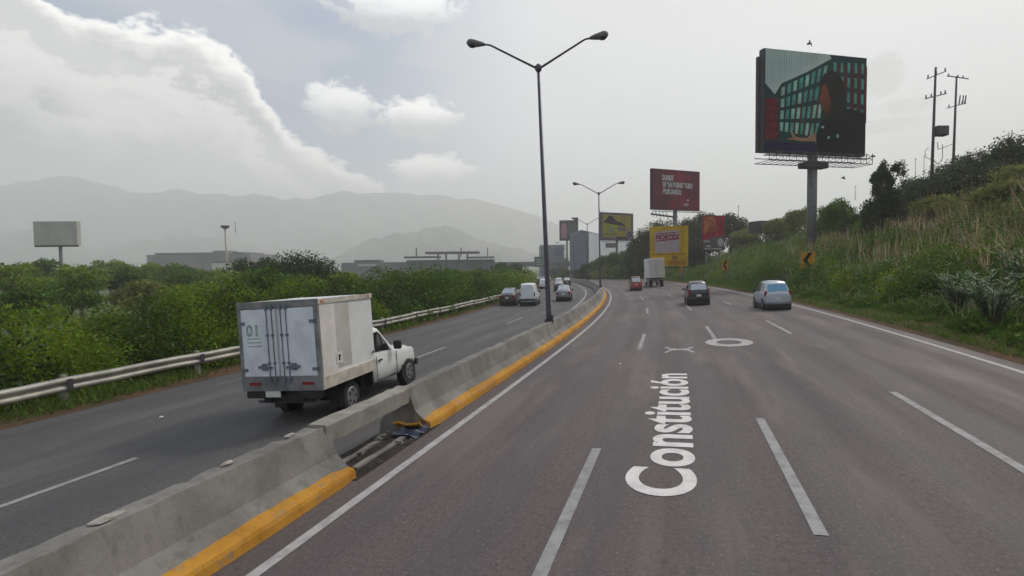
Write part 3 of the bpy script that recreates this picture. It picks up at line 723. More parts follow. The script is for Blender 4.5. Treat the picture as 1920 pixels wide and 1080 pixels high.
def cargo_truck(name, label, s, t, bw, bh, bl, fl, sc_=1., rearm='panel_cool_shade', sidem='panel_pale', yaw=0.):
    root = thing(name, label, 'truck', P(s, t), frame(s, t) @ Matrix.Rotation(yaw, 3, 'Z')); root.scale = (sc_*.85, sc_*.88, sc_)
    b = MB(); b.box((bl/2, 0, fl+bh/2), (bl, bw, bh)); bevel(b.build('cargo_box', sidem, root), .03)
    b = MB(); b.box((-.012, 0, fl+bh/2), (.03, bw-.14, bh-.14)); d = b.build('rear_door', rearm, root)
    for y in (-.12, .12): b = MB(); b.box((-.035, y, fl+bh/2), (.02, .03, bh-.2)); b.build('lock_bar', 'steel_grey', d)
    b = MB(); b.box((bl/2, 0, fl-.14), (bl*.98, bw*.5, .24)); b.box((.06, 0, fl-.38), (.1, bw*.9, .12)); b.build('chassis', 'black_plastic', root)
    for sg in (1, -1):
        b = MB(); b.box((-.01, sg*bw*.40, fl-.12), (.04, .22, .1)); b.build('tail_light', 'taillight', root)
        wheel(root, bl*.25, sg*bw*.46, .42, .45); wheel(root, bl+.75, sg*bw*.44, .42, .28)
        b = MB(); b.box((bl*.25-.55, sg*bw*.34, .52), (.03, .42, .5)); b.build('mud_flap', 'black_plastic', root)
    b = MB(); pr = [(bl+.08, .5), (bl+.08, fl+1.35), (bl+1.25, fl+1.35), (bl+1.6, fl+.7), (bl+1.75, fl+.6), (bl+1.78, .5)]
    w = bw*.45; b.add([(x, -w, z) for x, z in pr]+[(x, w, z) for x, z in pr], [tuple(range(6)), tuple(range(11, 5, -1))]+[(i, (i+1)%6, 6+(i+1)%6, 6+i) for i in range(6)])
    bevel(fixn(b.build('cab', 'paint_white', root)), .05)
    for sg in (1, -1):
        b = MB(); b.box((bl+.85, sg*(w+.006), fl+.95), (.8, .01, .5)); b.build('side_window', 'glass_dark', root)
        b = MB(); b.box((bl+1.3, sg*(w+.2), fl+.95), (.08, .14, .34)); b.build('mirror', 'black_plastic', root)
    return root
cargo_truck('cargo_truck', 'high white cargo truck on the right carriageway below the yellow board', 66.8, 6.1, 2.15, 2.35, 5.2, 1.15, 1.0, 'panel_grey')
# white delivery van (half box body)
VAN = [(0, .40, 1.0, .74, 1.60, .58), (.05, .34, 1.05, .83, 1.72, .62), (.5, .32, 1.05, .85, 1.84, .66), (1.9, .32, 1.05, .85, 1.82, .66), (2.4, .32, 1.04, .85, 1.66, .62), (3.0, .34, 1.0, .84, 1.08, .72), (3.7, .36, .88, .80, .92, .62), (3.9, .40, .7, .7, .75, .5)]
car('panel_van', 'white panel van with blank grey rear doors in the middle of the left carriageway', 'van', 42.4, -6.55, VAN, 'paint_white', [[(1.95, .1, .8), (2.3, .1, .85), (2.8, .1, .3)]],
    (0, 1, .15, .85, .8, (-.012, 0, 0)), (5, 4, .1, .92, .86, (.01, 0, .012)), (.7, 3.1), .32, (.02, .74, .95, .12, .34), (-.03, .66), yaw=R(2))
b = MB(); b.box((-.012, 0, 1.12), (.03, 1.22, 1.0)); q = [o for o in COL.objects if o.name.startswith('panel_van')][0]; bevel(b.build('rear_door', 'panel_cool_shade', q), .02)
# ---------------------------------------------------------------- mountains: ridges of real size under the haze
def ridge(name, pts, dist, depth, seed, rough=1.):
    rnd = np.random.RandomState(seed); xs = np.linspace(pts[0][0], pts[-1][0], 150)
    ys = np.interp(xs, [p[0] for p in pts], [p[1] for p in pts])
    for a in (2, 4, 8, 14): ys = ys+np.interp(np.linspace(0, 1, 150), np.linspace(0, 1, 6*a+2), rnd.uniform(-1, 1, 6*a+2))*6.5*rough/a**.42
    rows = 14; vs = []
    for r in range(rows):
        f = r/(rows-1)                      # 0 foot in front, 1 crest
        for i, (x, y) in enumerate(zip(xs, ys)):
            top = at(x, y, dist); foot = at(x, 540, dist-depth)
            p = foot.lerp(top, f); n = math.sin(i*.55+r*.9)*.5+math.sin(i*.23-r*.5)+rnd.uniform(-.4, .4)
            p.z = -8+(top.z+8)*(f**1.15)+ n*(1-f)*f*top.z*.34
            p.x += n*(1-f)*dist*.004
            vs.append(p)
    for i, x in enumerate(xs): q = at(x, 520, dist+depth); q.z = -8; vs.append(q)
    n = 150; fs = [(r*n+i, r*n+i+1, (r+1)*n+i+1, (r+1)*n+i) for r in range(rows) for i in range(n-1)]
    o = fixn(MB().add(vs, fs).build(name, 'mountain', smooth=True)); o['kind'] = 'structure'
ridge('mountain', [(-500, 380), (-200, 352), (0, 350), (60, 339), (115, 334), (170, 345), (250, 360), (400, 364), (480, 364), (540, 372), (620, 390), (720, 420), (800, 440)], 2700, 600, 1)
ridge('mountain', [(430, 405), (500, 384), (560, 370), (640, 362), (740, 366), (830, 370), (880, 378), (940, 388), (1000, 404), (1080, 440), (1200, 470), (1400, 490)], 2850, 500, 2)
ridge('mountain', [(560, 500), (640, 480), (690, 450), (740, 434), (790, 432), (850, 430), (880, 440), (940, 462), (1000, 478), (1080, 492)], 1700, 400, 3)
ridge('mountain', [(-300, 440), (0, 432), (60, 428), (130, 445), (190, 470), (270, 452), (330, 446), (420, 446), (480, 468), (560, 485), (650, 497)], 1900, 400, 4)
HZ = (MB().box((0, 1750, 233), (9400, 4600, 486))).build('haze', 'black_plastic'); HZ['kind'] = 'stuff'
hm = bpy.data.materials.new('haze'); hm.use_nodes = True; ht = NT(hm.node_tree); ht.n.clear()
ho = ht.node('ShaderNodeOutputMaterial'); hv = ht.node('ShaderNodeVolumePrincipled'); hv.inputs['Color'].default_value = (.985, .99, .985, 1)
hv.inputs['Density'].default_value = HAZE_D = .00068; hv.inputs['Anisotropy'].default_value = .2
ht.l.new(hv.outputs[0], ho.inputs['Volume']); HZ.data.materials.clear(); HZ.data.materials.append(hm)

# ---------------------------------------------------------------- billboards
def vframe(a): return Matrix(((math.cos(a), -math.sin(a), 0), (math.sin(a), math.cos(a), 0), (0, 0, 1)))   # local x to the right, y away
def board(label, xl, xr, yt, yb, z, turn, facemat, foot_z, polex=.5, poler=.45, thick=.5, name='billboard', poles=None, catwalk=True, polemat='steel_grey', frame_m='steel_dark', tilt=0.):
    a = R(turn); c = at((xl+xr)/2, (yt+yb)/2, z); W = (xr-xl)/FPX*z/math.cos(a); H = (yb-yt)/FPX*z
    base = Vector((c.x, c.y, foot_z)); root = thing(name, label, 'billboard', base, vframe(a)); h0 = c.z-H/2-foot_z
    b = MB(); b.box((0, .05+thick/2, h0+H/2), (W, thick, H)); bevel(b.build('back_box', frame_m, root), .03)
    b = MB(); b.box((0, .0, h0+H/2), (W-.1, .08, H-.1)); fc = b.build('face', facemat, root)
    for px in (poles or [polex]):
        x = (px-.5)*W; b = MB(); b.tube([(x, thick*.6, -1), (x, thick*.6, h0+H*.15)], poler, 14); b.build('pole', polemat, root, smooth=True)
    if catwalk:
        b = MB(); n = max(4, int(W/1.2))
        b.bar((-W/2, -.5, h0-.35), (W/2, -.5, h0-.35), .07); b.bar((-W/2, -.02, h0-.35), (W/2, -.02, h0-.35), .07); b.bar((-W/2, -.5, h0+.05), (W/2, -.5, h0+.05), .04)
        for i in range(n+1):
            x = -W/2+W*i/n; b.bar((x, -.5, h0-.35), (x, -.02, h0-.35), .05); b.bar((x, -.5, h0-.35), (x, -.5, h0+.05), .03)
            if i < n: b.bar((x, -.5, h0-.35), (x+W/n, -.5, h0+.05), .03)
        b.build('catwalk', 'steel_dark', root)
    def U(u, v, d=0.): return Vector(((u-.5)*W, -.045-d, h0+v*H))     # v = 0 bottom
    return root, fc, U, W, H, h0
def art(fc, U, name, m, polys, d):
    b = MB()
    for pl in polys: b.add([U(u, v, d) for u, v in pl], [tuple(range(len(pl)))])
    return b.build(name, m, fc)
def btext(fc, U, W, H, name, txt, m, u, v, h, d=.02, bold=.02, sx=1., spacing=1.):      # h = letter height as a share of the board
    s = h*H/.72
    return text_mesh(name, txt, m, fc, s, lambda c: U(u+c.x*sx/W, v+c.y/H, d), bold*s, spacing=spacing)
rect = lambda a, b, c, d: [(a, b), (c, b), (c, d), (a, d)]
circ = lambda u, v, ru, rv, n=18: [(u+ru*math.cos(2*math.pi*k/n), v+rv*math.sin(2*math.pi*k/n)) for k in range(n)]
mat('ad_sky', (.42, .52, .50), .85, spec=.08, var=.1, scale=.3); mat('ad_teal_dark', (.012, .055, .05), .85, spec=.08, var=.4, scale=.5); mat('ad_teal', (.09, .34, .30), .85, spec=.08, var=.5, scale=.8); mat('ad_teal_pale', (.30, .58, .48), .85, spec=.08, var=.4, scale=.8)
mat('ad_maroon', (.13, .012, .018), .85, spec=.08, var=.4, scale=.8); mat('ad_red', (.22, .02, .04), .85, spec=.08, var=.4, scale=.8); mat('ad_black', (.008, .008, .010), .85, spec=.08); mat('ad_hair', (.016, .013, .012), .85, spec=.08)
mat('ad_skin', (.17, .05, .018), .85, spec=.08, var=.5, scale=.7); mat('ad_skin_light', (.42, .24, .16), .85, spec=.08, var=.4, scale=1.2); mat('ad_purple', (.016, .010, .05), .85, spec=.08)
# the large one
root, fc, U, W, H, h0 = board('huge digital billboard with a teal building picture on a grey pole, highest on the right', 1419, 1642, 101, 288, 56, 14, 'ad_teal_dark', 1.0, .50, .48, .7)
PZ = 1.0
art(fc, U, 'picture_sky', 'ad_sky', [[(0.01, .66), (.10, .56), (.16, .67), (.40, .80), (.64, .955), (.62, .99), (.01, .99)]], .01)
b = []
for i in range(26): b.append(rect(.03+.022*i, .62+.0145*i, .033+.022*i, .985))
art(fc, U, 'screen_seam', 'ad_teal', b, .016)
w1 = []; w2 = []
def quad_on(P0, P1, P2, P3, a, b_, c, d_):   # cell of a bilinear facade
    f = lambda u, v: ((P0[0]*(1-u)+P1[0]*u)*(1-v)+(P3[0]*(1-u)+P2[0]*u)*v, (P0[1]*(1-u)+P1[1]*u)*(1-v)+(P3[1]*(1-u)+P2[1]*u)*v)
    return [f(a, b_), f(c, b_), f(c, d_), f(a, d_)]
F0, F1, F2, F3 = (.14, .20), (.52, .14), (.62, .93), (.15, .64)
rr = random.Random(4)
for i in range(8):
    for j in range(4):
        (w2 if rr.random() < .4 else w1).append(quad_on(F0, F1, F2, F3, i/8+.02, j/4+.03, i/8+.095, j/4+.21))
G0, G1, G2, G3 = (.64, .40), (.99, .34), (.99, .97), (.64, .95)
for i in range(5):
    for j in range(4): w1.append(quad_on(G0, G1, G2, G3, i/5+.06, j/4+.03, i/5+.14, j/4+.2))
art(fc, U, 'picture_window', 'ad_teal', w1, .02); art(fc, U, 'picture_window', 'ad_teal_pale', w2, .02)
art(fc, U, 'picture_stripe', 'ad_maroon', [quad_on(G0, G1, G2, G3, i/5+.15, .0, i/5+.23, .9) for i in range(5)]+[quad_on(F0, F1, F2, F3, i/8-.015, 0, i/8+.008, .6) for i in range(3, 8)]+[rect(.01, .12, .13, .52)], .014)
art(fc, U, 'picture_neon', 'ad_red', [rect(.02+.03*i+.01*(j % 2), .16+.08*j, .035+.03*i+.01*(j % 2), .20+.08*j) for i in range(4) for j in range(5)]+[circ(.035, .14, .02, .02)], .02)
art(fc, U, 'picture_figure', 'ad_black', [[(.50, .02), (.50, .20), (.53, .30), (.58, .36), (.66, .42), (.80, .47), (.92, .46), (.99, .43), (.99, .02)]], .03)
art(fc, U, 'picture_hair', 'ad_hair', [[(.52, .56), (.53, .72), (.57, .80), (.64, .84), (.71, .82), (.76, .73), (.78, .58), (.81, .40), (.74, .32), (.62, .34), (.55, .42)]], .036)
art(fc, U, 'picture_face', 'ad_skin', [[(.525, .56), (.54, .66), (.57, .71), (.60, .67), (.62, .58), (.645, .50), (.63, .43), (.59, .41), (.555, .44), (.535, .49)]], .042)
art(fc, U, 'picture_hand', 'ad_skin_light', [[(.20, .135), (.27, .15), (.24, .23), (.30, .16), (.40, .15), (.49, .225), (.49, .125), (.35, .12)]], .042)
art(fc, U, 'picture_base', 'ad_purple', [rect(.01, .01, .99, .10)], .012)
art(fc, U, 'screen_light', 'ad_teal_pale', [circ(.62, .17, .012, .015), circ(.71, .19, .012, .02), circ(.56, .27, .014, .012)], .05)
b = MB(); b.box((0, .3, h0-1.15), (2.9, 1.1, .6)); bevel(b.build('cross_beam', 'steel_dark', root), .04)
b = MB(); b.box((-W/2-.05, .75, h0+H*.47), (.42, .3, H*.93)); b.build('rear_panel', 'steel_dark', root)
b = MB()
for z in (h0-1.0, h0-.45):
    b.bar((-W/2, -.9, z), (W/2, -.9, z), .07); b.bar((-W/2, 1.3, z), (W/2, 1.3, z), .07)
for i in range(17):
    x = -W/2+W*i/16; b.bar((x, -.9, h0-1.0), (x, 1.3, h0-1.0), .05); b.bar((x, -.9, h0-1.0), (x, -.9, h0+.1), .045)
    if i < 16: b.bar((x, -.9, h0-1.0), (x+W/16, -.9, h0-.45), .035)
for i in range(9):
    x = -W/2+W*(i+.5)/9; b.bar((x, -.9, h0-.45), (x, -1.5, h0-.35), .04); b.box((x, -1.6, h0-.33), (.35, .22, .16))
b.build('catwalk_frame', 'steel_dark', root)
# red
mat('ad_wine', (.085, .018, .034), .85, spec=.08, col2=(.15, .012, .03), scale=.18); mat('ad_wine_bright', (.26, .012, .035), .85, spec=.08, col2=(.09, .02, .032), scale=.3); mat('ad_letter_grey', (.42, .42, .43), .85, spec=.08, var=.25, scale=1.5); mat('ad_frame_dark', (.028, .018, .045), .85, spec=.08)
root, fc, U, W, H, h0 = board('dark red billboard with three lines of white lettering, above the yellow board', 1217, 1320, 319, 394, 110, 24, 'ad_wine', 0, .50, .42, .7, frame_m='ad_frame_dark')
art(fc, U, 'red_field', 'ad_wine_bright', [circ(.58, .82, .22, .12), circ(.52, .24, .17, .20)], .01)
for i, (tx_, v, sx) in enumerate([('DONDE', .735, .62), ('TE “UN BUENO” PURO', .565, .60), ('BUSCANDO', .395, .68)]):
    btext(fc, U, W, H, 'lettering', tx_, 'ad_letter_grey', .195+.008*i, v, .12, .03, .075, sx*.93)
btext(fc, U, W, H, 'lettering', 'cable', 'ad_letter_grey', .65, .12, .08, .03, .03, .75); art(fc, U, 'small_logo', 'ad_letter_grey', [circ(.74, .26, .02, .03)], .03)
b = MB()
for k in range(5): b.bar((-W*.48+k*.9, .4, h0-.3), (-W*.48+k*.9+.5, .6, h0-1.5), .08)
b.bar((-W*.5, .4, h0-.9), (W*.05, .5, h0-1.4), .3); b.build('service_frame', 'steel_dark', root)
# yellow and purple
mat('ad_olive', (.22, .17, .03), .85, spec=.08, col2=(.28, .25, .03), scale=.3); mat('ad_plum', (.035, .018, .045), .85, spec=.08, var=.3); mat('ad_lime', (.28, .32, .02), .85, spec=.08, var=.3, scale=.5); mat('ad_lilac', (.20, .17, .26), .85, spec=.08, var=.3); mat('ad_mauve', (.11, .085, .115), .85, spec=.08, var=.2); mat('ad_greyg', (.12, .13, .10), .85, spec=.08)
root, fc, U, W, H, h0 = board('yellow and purple billboard with a dark hill shape on a slim pole', 1122, 1192, 399, 451, 140, 30, 'ad_mauve', -1, .52, .33, .6, frame_m='ad_frame_dark')
art(fc, U, 'yellow_field', 'ad_olive', [[(.06, .12), (.93, .12), (.93, .92), (.06, .92)]], .01)
art(fc, U, 'dark_hill', 'ad_plum', [[(.08, .64), (.20, .78), (.25, .88), (.36, .87), (.44, .74), (.52, .68), (.62, .66), (.80, .50), (.50, .56), (.25, .60)]], .03)
art(fc, U, 'green_field', 'ad_lime', [[(.08, .25), (.48, .25), (.50, .50), (.32, .58), (.08, .60)]], .02); art(fc, U, 'grey_field', 'ad_greyg', [rect(.52, .34, .78, .48)], .024)
art(fc, U, 'pale_shape', 'ad_lilac', [[(.25, .30), (.36, .30), (.35, .42), (.30, .48), (.27, .42)], circ(.42, .12, .06, .06)], .03)
art(fc, U, 'purple_band', 'ad_plum', [rect(.08, .22, .48, .245), rect(.46, .06, .85, .14)], .026); art(fc, U, 'ring_logo', 'ad_lilac', [circ(.88, .22, .11, .16)], .03); art(fc, U, 'ring_logo', 'ad_plum', [circ(.88, .22, .075, .11)], .04); art(fc, U, 'ring_logo', 'ad_lilac', [circ(.87, .22, .03, .045)], .05)
b = MB(); b.box((-W*.24, -.6, h0-1.3), (2.6, .9, 1.2)); b.build('equipment_box', 'steel_grey', root)
# small dark one behind the warehouse
mat('ad_dim', (.03, .022, .04), .85, spec=.08, var=.3); mat('ad_dusk', (.34, .16, .20), .85, spec=.08, var=.4); mat('ad_dimgreen', (.04, .055, .06), .85, spec=.08)
root, fc, U, W, H, h0 = board('small dark billboard with a pinkish shape rising behind the grey warehouse', 1049, 1084, 413, 451, 250, -4, 'ad_dim', -4, .4, .5, 1., catwalk=False, frame_m='ad_frame_dark')
art(fc, U, 'pink_shape', 'ad_dusk', [[(.10, .12), (.38, .12), (.42, .5), (.34, .85), (.14, .85), (.08, .5)]], .03); art(fc, U, 'dark_panel', 'ad_dimgreen', [rect(.48, .2, .92, .8)], .03)
b = MB(); b.box((W*.38, .4, h0+H+.6), (2.0, 1.0, 1.2)); b.build('top_box', 'ad_frame_dark', root)
# yellow board on the slope
mat('ad_yellow', (.56, .36, .012), .85, spec=.08, var=.3, scale=.6); mat('ad_amber', (.40, .19, .01), .85, spec=.08, var=.3, scale=.6); mat('ad_offwhite', (.42, .33, .36), .85, spec=.08, var=.15); mat('ad_redink', (.22, .02, .04), .85, spec=.08); mat('ad_brown', (.11, .065, .012), .85, spec=.08)
root, fc, U, W, H, h0 = board('yellow board with a white sheet reading NORTEX in red, low on the slope', 1222, 1285, 424, 499, 84, -26, 'ad_yellow', -1, poles=[.15, .85], poler=.14, thick=.2, catwalk=False, frame_m='ad_yellow', name='yellow_board')
art(fc, U, 'white_sheet', 'ad_offwhite', [[(.15, .33), (.80, .35), (.78, .90), (.13, .86)]], .02)
art(fc, U, 'red_band', 'ad_redink', [[(.18, .62), (.75, .66), (.74, .69), (.18, .645)], [(.18, .80), (.75, .83), (.74, .85), (.18, .82)]], .04)
btext(fc, U, W, H, 'lettering', 'NORTEX', 'ad_redink', .165, .675, .115, .04, .05, .90)
art(fc, U, 'grey_print', 'ad_letter_grey', [rect(.18, .57, .42, .60), [(.44, .48), (.50, .58), (.54, .57), (.48, .46)], [(.56, .46), (.70, .62), (.74, .60), (.64, .46)], rect(.18, .40, .74, .42)], .04)
art(fc, U, 'orange_band', 'ad_amber', [rect(.05, .28, .95, .31), rect(.50, .03, .97, .14)], .03); btext(fc, U, W, H, 'lettering', '44', 'ad_brown', .58, .17, .09, .04, .04, 1.1)
# red poster on the slope
mat('ad_orange', (.46, .14, .06), .85, spec=.08, var=.5, scale=1.2); mat('ad_crimson', (.40, .03, .05), .85, spec=.08, var=.4, scale=.9); mat('ad_slate', (.13, .12, .15), .85, spec=.08, var=.3, scale=.8)
root, fc, U, W, H, h0 = board('tall red and orange poster board with a grey lower part, in front of the trees', 1316, 1359, 404, 470, 88, 6, 'ad_crimson', 0, poles=[.2, .8], poler=.14, thick=.2, catwalk=False, frame_m='steel_dark', name='poster_board')
art(fc, U, 'orange_picture', 'ad_orange', [[(.04, .50), (.10, .96), (.55, .97), (.62, .75), (.55, .55), (.30, .42)], circ(.45, .62, .16, .10)], .02); art(fc, U, 'red_shape', 'ad_redink', [circ(.36, .48, .22, .07), rect(.72, .5, .95, .8)], .03)
art(fc, U, 'grey_field', 'ad_slate', [[(.03, .02), (.97, .02), (.97, .42), (.60, .38), (.03, .30)]], .025)
art(fc, U, 'pale_print', 'ad_letter_grey', [rect(.06, .24, .34, .29), [(.06, .12), (.40, .10), (.30, .17)], circ(.82, .24, .14, .12), rect(.05, .04, .9, .07)], .04)
# far left, seen from behind
mat('board_back', (.42, .42, .39), .7, var=.2, scale=.3)
root, fc, U, W, H, h0 = board('plain grey billboard seen from behind, standing in the greenery at the far left', 66, 141, 415, 460, 115, 6, 'board_back', -7, .55, .34, 1.2, catwalk=False, frame_m='board_back')
b = MB(); b.bar((-W/2, .3, h0-.15), (W/2, .3, h0-.15), .35); b.build('lower_beam', 'steel_dark', root)

# ---------------------------------------------------------------- chevron signs
mat('sign_yellow', (.48, .24, .012), .5, var=.15, scale=4)
def chevron(label, px, py, z, h, s, t, turn):
    w = h*.80; q = at(px, py, z); g = zr(s, t); root = thing('chevron_sign', label, 'road sign', (q.x, q.y, g-.1), vframe(turn), 'yellow chevron signs along the verge'); zc = q.z-g+.1
    b = MB(); b.box((0, 0, zc), (w, .03, h)); bevel(b.build('sign_panel', 'sign_yellow', root), .01)
    b = MB(); a = [(.30, .45), (.02, .45), (-.36, 0), (.02, -.45), (.30, -.45), (-.06, 0)]; a = [(x*w, -.018, zc+z_*h) for x, z_ in a]
    b.add(a, [(0, 1, 2, 5), (2, 3, 4, 5)]); b.build('chevron', 'ad_black', root)
    b = MB(); b.box((0, .04, zc/2+h*.25), (.05, .05, zc+h*.5)); b.build('post', 'steel_grey', root)
chevron('nearest yellow chevron sign, in front of the grey billboard pole', 1515, 488, 41, 1.28, 44.5, 15.2, R(-8))
chevron('second yellow chevron sign, half hidden in the reeds', 1360, 497, 62, 1.25, 63, 14.8, R(22))
chevron('faint third yellow chevron sign beside the yellow board', 1277, 505, 76, 1.1, 80, 14, R(50))

# ---------------------------------------------------------------- utility poles on the hill
mat('wood_pole', (.065, .042, .045), .8, var=.4, scale=2)
def upole(label, xb, yb, xt, yt, z, kind):
    q = at(xt, yt, z); H = (yb-yt)/FPX*z+3; root = thing('utility_pole', label, 'utility pole', (q.x, q.y, q.z-H), Matrix.Rotation(R(.8), 3, 'Y'))
    b = MB(); b.tube([(0,0,-1), (0,0,H)], [.19, .11], 10); b.build('pole', 'wood_pole', root, smooth=True)
    def cross(zz, w, slope, ins):
        b = MB(); b.bar((-w*.45, 0, zz-slope), (w*.55, 0, zz+slope), .11, .10); c = b.build('crossarm', 'wood_pole', root)
        for x in ins:
            b = MB(); zz2 = zz+slope*x/w*2; b.tube([(x, 0, zz2), (x, 0, zz2+.12), (x, 0, zz2+.2), (x, 0, zz2+.36)], [.03, .09, .06, .08], 8); b.build('insulator', 'steel_grey', c)
    if kind == 0:
        cross(H-.9, 2.2, .45, (-.85, .1, 1.1)); cross(H-3.3, 2.4, .30, (-1.0, -.4, .7, 1.2))
        b = MB(); b.box((.85, 0, H-7.3), (1.35, .9, 1.15)); t_ = bevel(b.build('transformer', 'steel_dark', root), .12, 3); b = MB(); [b.box((.85, y, H-7.3), (1.1, .06, .9)) for y in (-.5, .5)]; b.build('cooling_fin', 'steel_dark', t_)
        b = MB(); b.tube([(.1, 0, H-10.6), (.8, .1, H-11.1), (1.25, .1, H-10.4), (1.2, .1, H-8.8)], .035, 6); b.tube([(-.1, 0, H-10.6), (-.8, 0, H-10.3), (-.9, 0, H-9.6), (-.5, 0, H-9.2)], .03, 6); b.build('cable_loop', 'black_plastic', root)
    else:
        cross(H-.15, 3.0, -.2, (-1.1, .2, .9)); cross(H-4.0, 2.6, .35, (-.9, .5, .9, 1.25))
        b = MB()
        for x in (.5, .95, 1.3): b.tube([(x, 0, H-3.8), (x+.1, 0, H-2.6)], .07, 6)
        b.build('cutout_fuse', 'black_plastic', root)
        b = MB(); b.bar((0, 0, H-9.2), (-2.2, 0, H-10), .07); b.bar((-2.2, 0, H-10), (-2.3, 0, H-9.0), .06); b.build('side_arm', 'steel_dark', root)
upole('nearer utility pole with a transformer box on the hilltop', 1742, 330, 1751, 126, 62, 0)
upole('farther utility pole with fuse arms on the hilltop', 1784, 292, 1791, 143, 74, 1)
def mast(name, label, cat, x, yt, yb, z, r):
    q = at(x, yt, z); b = MB(); H = (yb-yt)/FPX*z; b.tube([(0,0,-H), (0,0,0)], [r, r*.6], 6); b.bar((-r*4, 0, -H*.08), (r*4, 0, -H*.08), r)
    o = b.build(name, 'steel_grey'); o.location = q; tag(o, label, cat)
mast('thin_mast', 'thin mast left of the utility poles on the hilltop', 'mast', 1717, 295, 345, 90, .05); mast('thin_mast', 'short thin mast beside the nearer utility pole', 'mast', 1733, 290, 345, 90, .05)
mast('thin_mast', 'thin dark mast above the trees right of the poster board', 'mast', 1385, 384, 425, 105, .06); mast('thin_mast', 'faint mast on the skyline left of the forked tree', 'mast', 1604, 348, 375, 110, .06)

# ---------------------------------------------------------------- distant buildings
mat('clad_blue', (.13, .155, .20), .6, var=.15, scale=.08); mat('clad_pale', (.46, .49, .54), .6, var=.15, scale=.1); mat('wall_grey', (.16, .16, .175), .7, var=.2, scale=.1); mat('wall_white', (.60, .60, .55), .7, var=.2, scale=.2)
mat('deck_grey', (.12, .125, .13), .8, var=.3, scale=.3); mat('office_blue', (.06, .085, .16), .4, var=.3, scale=.2); mat('office_teal', (.08, .11, .13), .5, var=.3, scale=.2); mat('wall_green', (.18, .22, .16), .7, var=.2, scale=.3); mat('sign_green', (.01, .08, .06), .5)
def blk(b, x0, x1, yt, z, depth, foot=-8, turn=0.):
    A = at(x0, yt, z); B = at(x1, yt, z); w = (B-A).length; c = (A+B)/2; M = vframe(turn); hh = c.z-foot
    b.box(Vector((c.x, c.y, foot+hh/2))+M @ Vector((0, depth/2, 0)), (w, depth, hh), M)
def at0(root_loc, b): b.v = [tuple(Vector(v)-Vector(root_loc)) for v in b.v]; return b
def building(name, label, cat, parts):
    root = None
    for nm, m_, fn in parts:
        b = MB(); fn(b)
        if root is None: c = Vector(b.v[0]); root = thing(name, label, cat, (c.x, c.y, -6))
        at0(root.location, b); o = fixn(b.build(nm, m_, root))
def wh(b):      # gabled warehouse end
    A = at(1068, 520, 180); A.z = -7; B = at(1104, 520, 180); B.z = -7; C = at(1210, 500, 330); C.z = -7
    D = A+(C-B); tl, pk, tr = at(1068, 438, 180), at(1090, 431, 180), at(1104, 434, 180); off = C-B
    b.add([A, B, tr, pk, tl, A+off, B+off, tr+off, pk+off, tl+off], [(0, 1, 2, 3, 4), (9, 8, 7, 6, 5), (1, 6, 7, 2), (0, 4, 9, 5), (2, 7, 8, 3), (3, 8, 9, 4)])
def wh2(b):
    B = at(1104, 520, 180); C = at(1210, 500, 330); off = (C-B); off.z = 0; n = off.cross(Vector((0,0,1))).normalized()*.05
    tr = at(1104, 434, 180); z = tr.z-.3; n = -n if n.x < 0 else n
    b.add([Vector((B.x, B.y, -7))+n, Vector((B.x, B.y, z))+n, Vector((B.x, B.y, z))+off+n, Vector((B.x, B.y, -7))+off+n], [(0, 1, 2, 3)])
building('warehouse', 'tall grey blue warehouse with a gable beside the road bend', 'building', [('wall', 'clad_blue', wh), ('side_cladding', 'clad_pale', wh2), ('window', 'office_blue', lambda b: blk(b, 1075, 1078, 474, 179.7, .2, at(1075, 479, 180).z))])
building('office_block', 'blue grey office block with a darker square panel, left of the warehouse', 'building', [('wall', 'clad_blue', lambda b: blk(b, 1014, 1058, 459, 290, 20)), ('dark_panel', 'office_blue', lambda b: blk(b, 1039, 1055, 463, 289.6, .3, at(1040, 480, 290).z)), ('teal_wall', 'office_teal', lambda b: blk(b, 1014, 1032, 463, 289.4, .3, at(1015, 497, 290).z)), ('window', 'office_blue', lambda b: blk(b, 1044, 1047, 482, 289.5, .3, at(1044, 485, 290).z))])
building('low_green_house', 'low pale green building under the office block', 'building', [('wall', 'wall_green', lambda b: blk(b, 1046, 1066, 486, 270, 10)), ('roof', 'deck_grey', lambda b: blk(b, 1045, 1067, 484.5, 269, 12, at(1045, 486, 269).z))])
building('long_hall', 'long low grey hall above the trees left of centre', 'building', [('wall', 'wall_grey', lambda b: blk(b, 275, 470, 477, 340, 40)), ('roof', 'deck_grey', lambda b: (blk(b, 290, 455, 473.5, 342, 30, at(300, 477.5, 342).z))), ('roof_box', 'wall_grey', lambda b: blk(b, 399, 428, 470, 338, 12, at(400, 490, 338).z))])
building('white_shed', 'low white shed in front of the long grey hall', 'building', [('wall', 'wall_white', lambda b: blk(b, 397, 460, 492.5, 300, 8)), ('roof', 'wall_grey', lambda b: blk(b, 396, 461, 491.5, 299.5, 9, at(396, 493, 300).z))])
def cols(b, xs, yt, yb, z, w): [blk(b, x-w/2, x+w/2, yt, z, 1.5, at(x, yb, z).z) for x in xs]
building('station_canopy', 'two level flat roofed canopy structure on columns above the far trees', 'building', [
    ('upper_roof', 'deck_grey', lambda b: blk(b, 797, 897, 471.5, 250, 14, at(800, 476, 250).z)), ('lower_roof', 'deck_grey', lambda b: blk(b, 757, 821, 480.5, 252, 12, at(800, 483.5, 252).z)), ('lower_roof', 'deck_grey', lambda b: blk(b, 874, 926, 481, 252, 12, at(900, 484, 252).z)),
    *[('column', 'steel_grey', lambda b, x=x: cols(b, [x], 475, 488, 250, 3)) for x in (821, 836, 860, 876)], ('base_hall', 'office_teal', lambda b: blk(b, 762, 926, 487, 256, 16)), *[('mast', 'steel_grey', lambda b, x=x: cols(b, [x], 464, 482, 251, 1.6)) for x in (780, 864, 914)]])
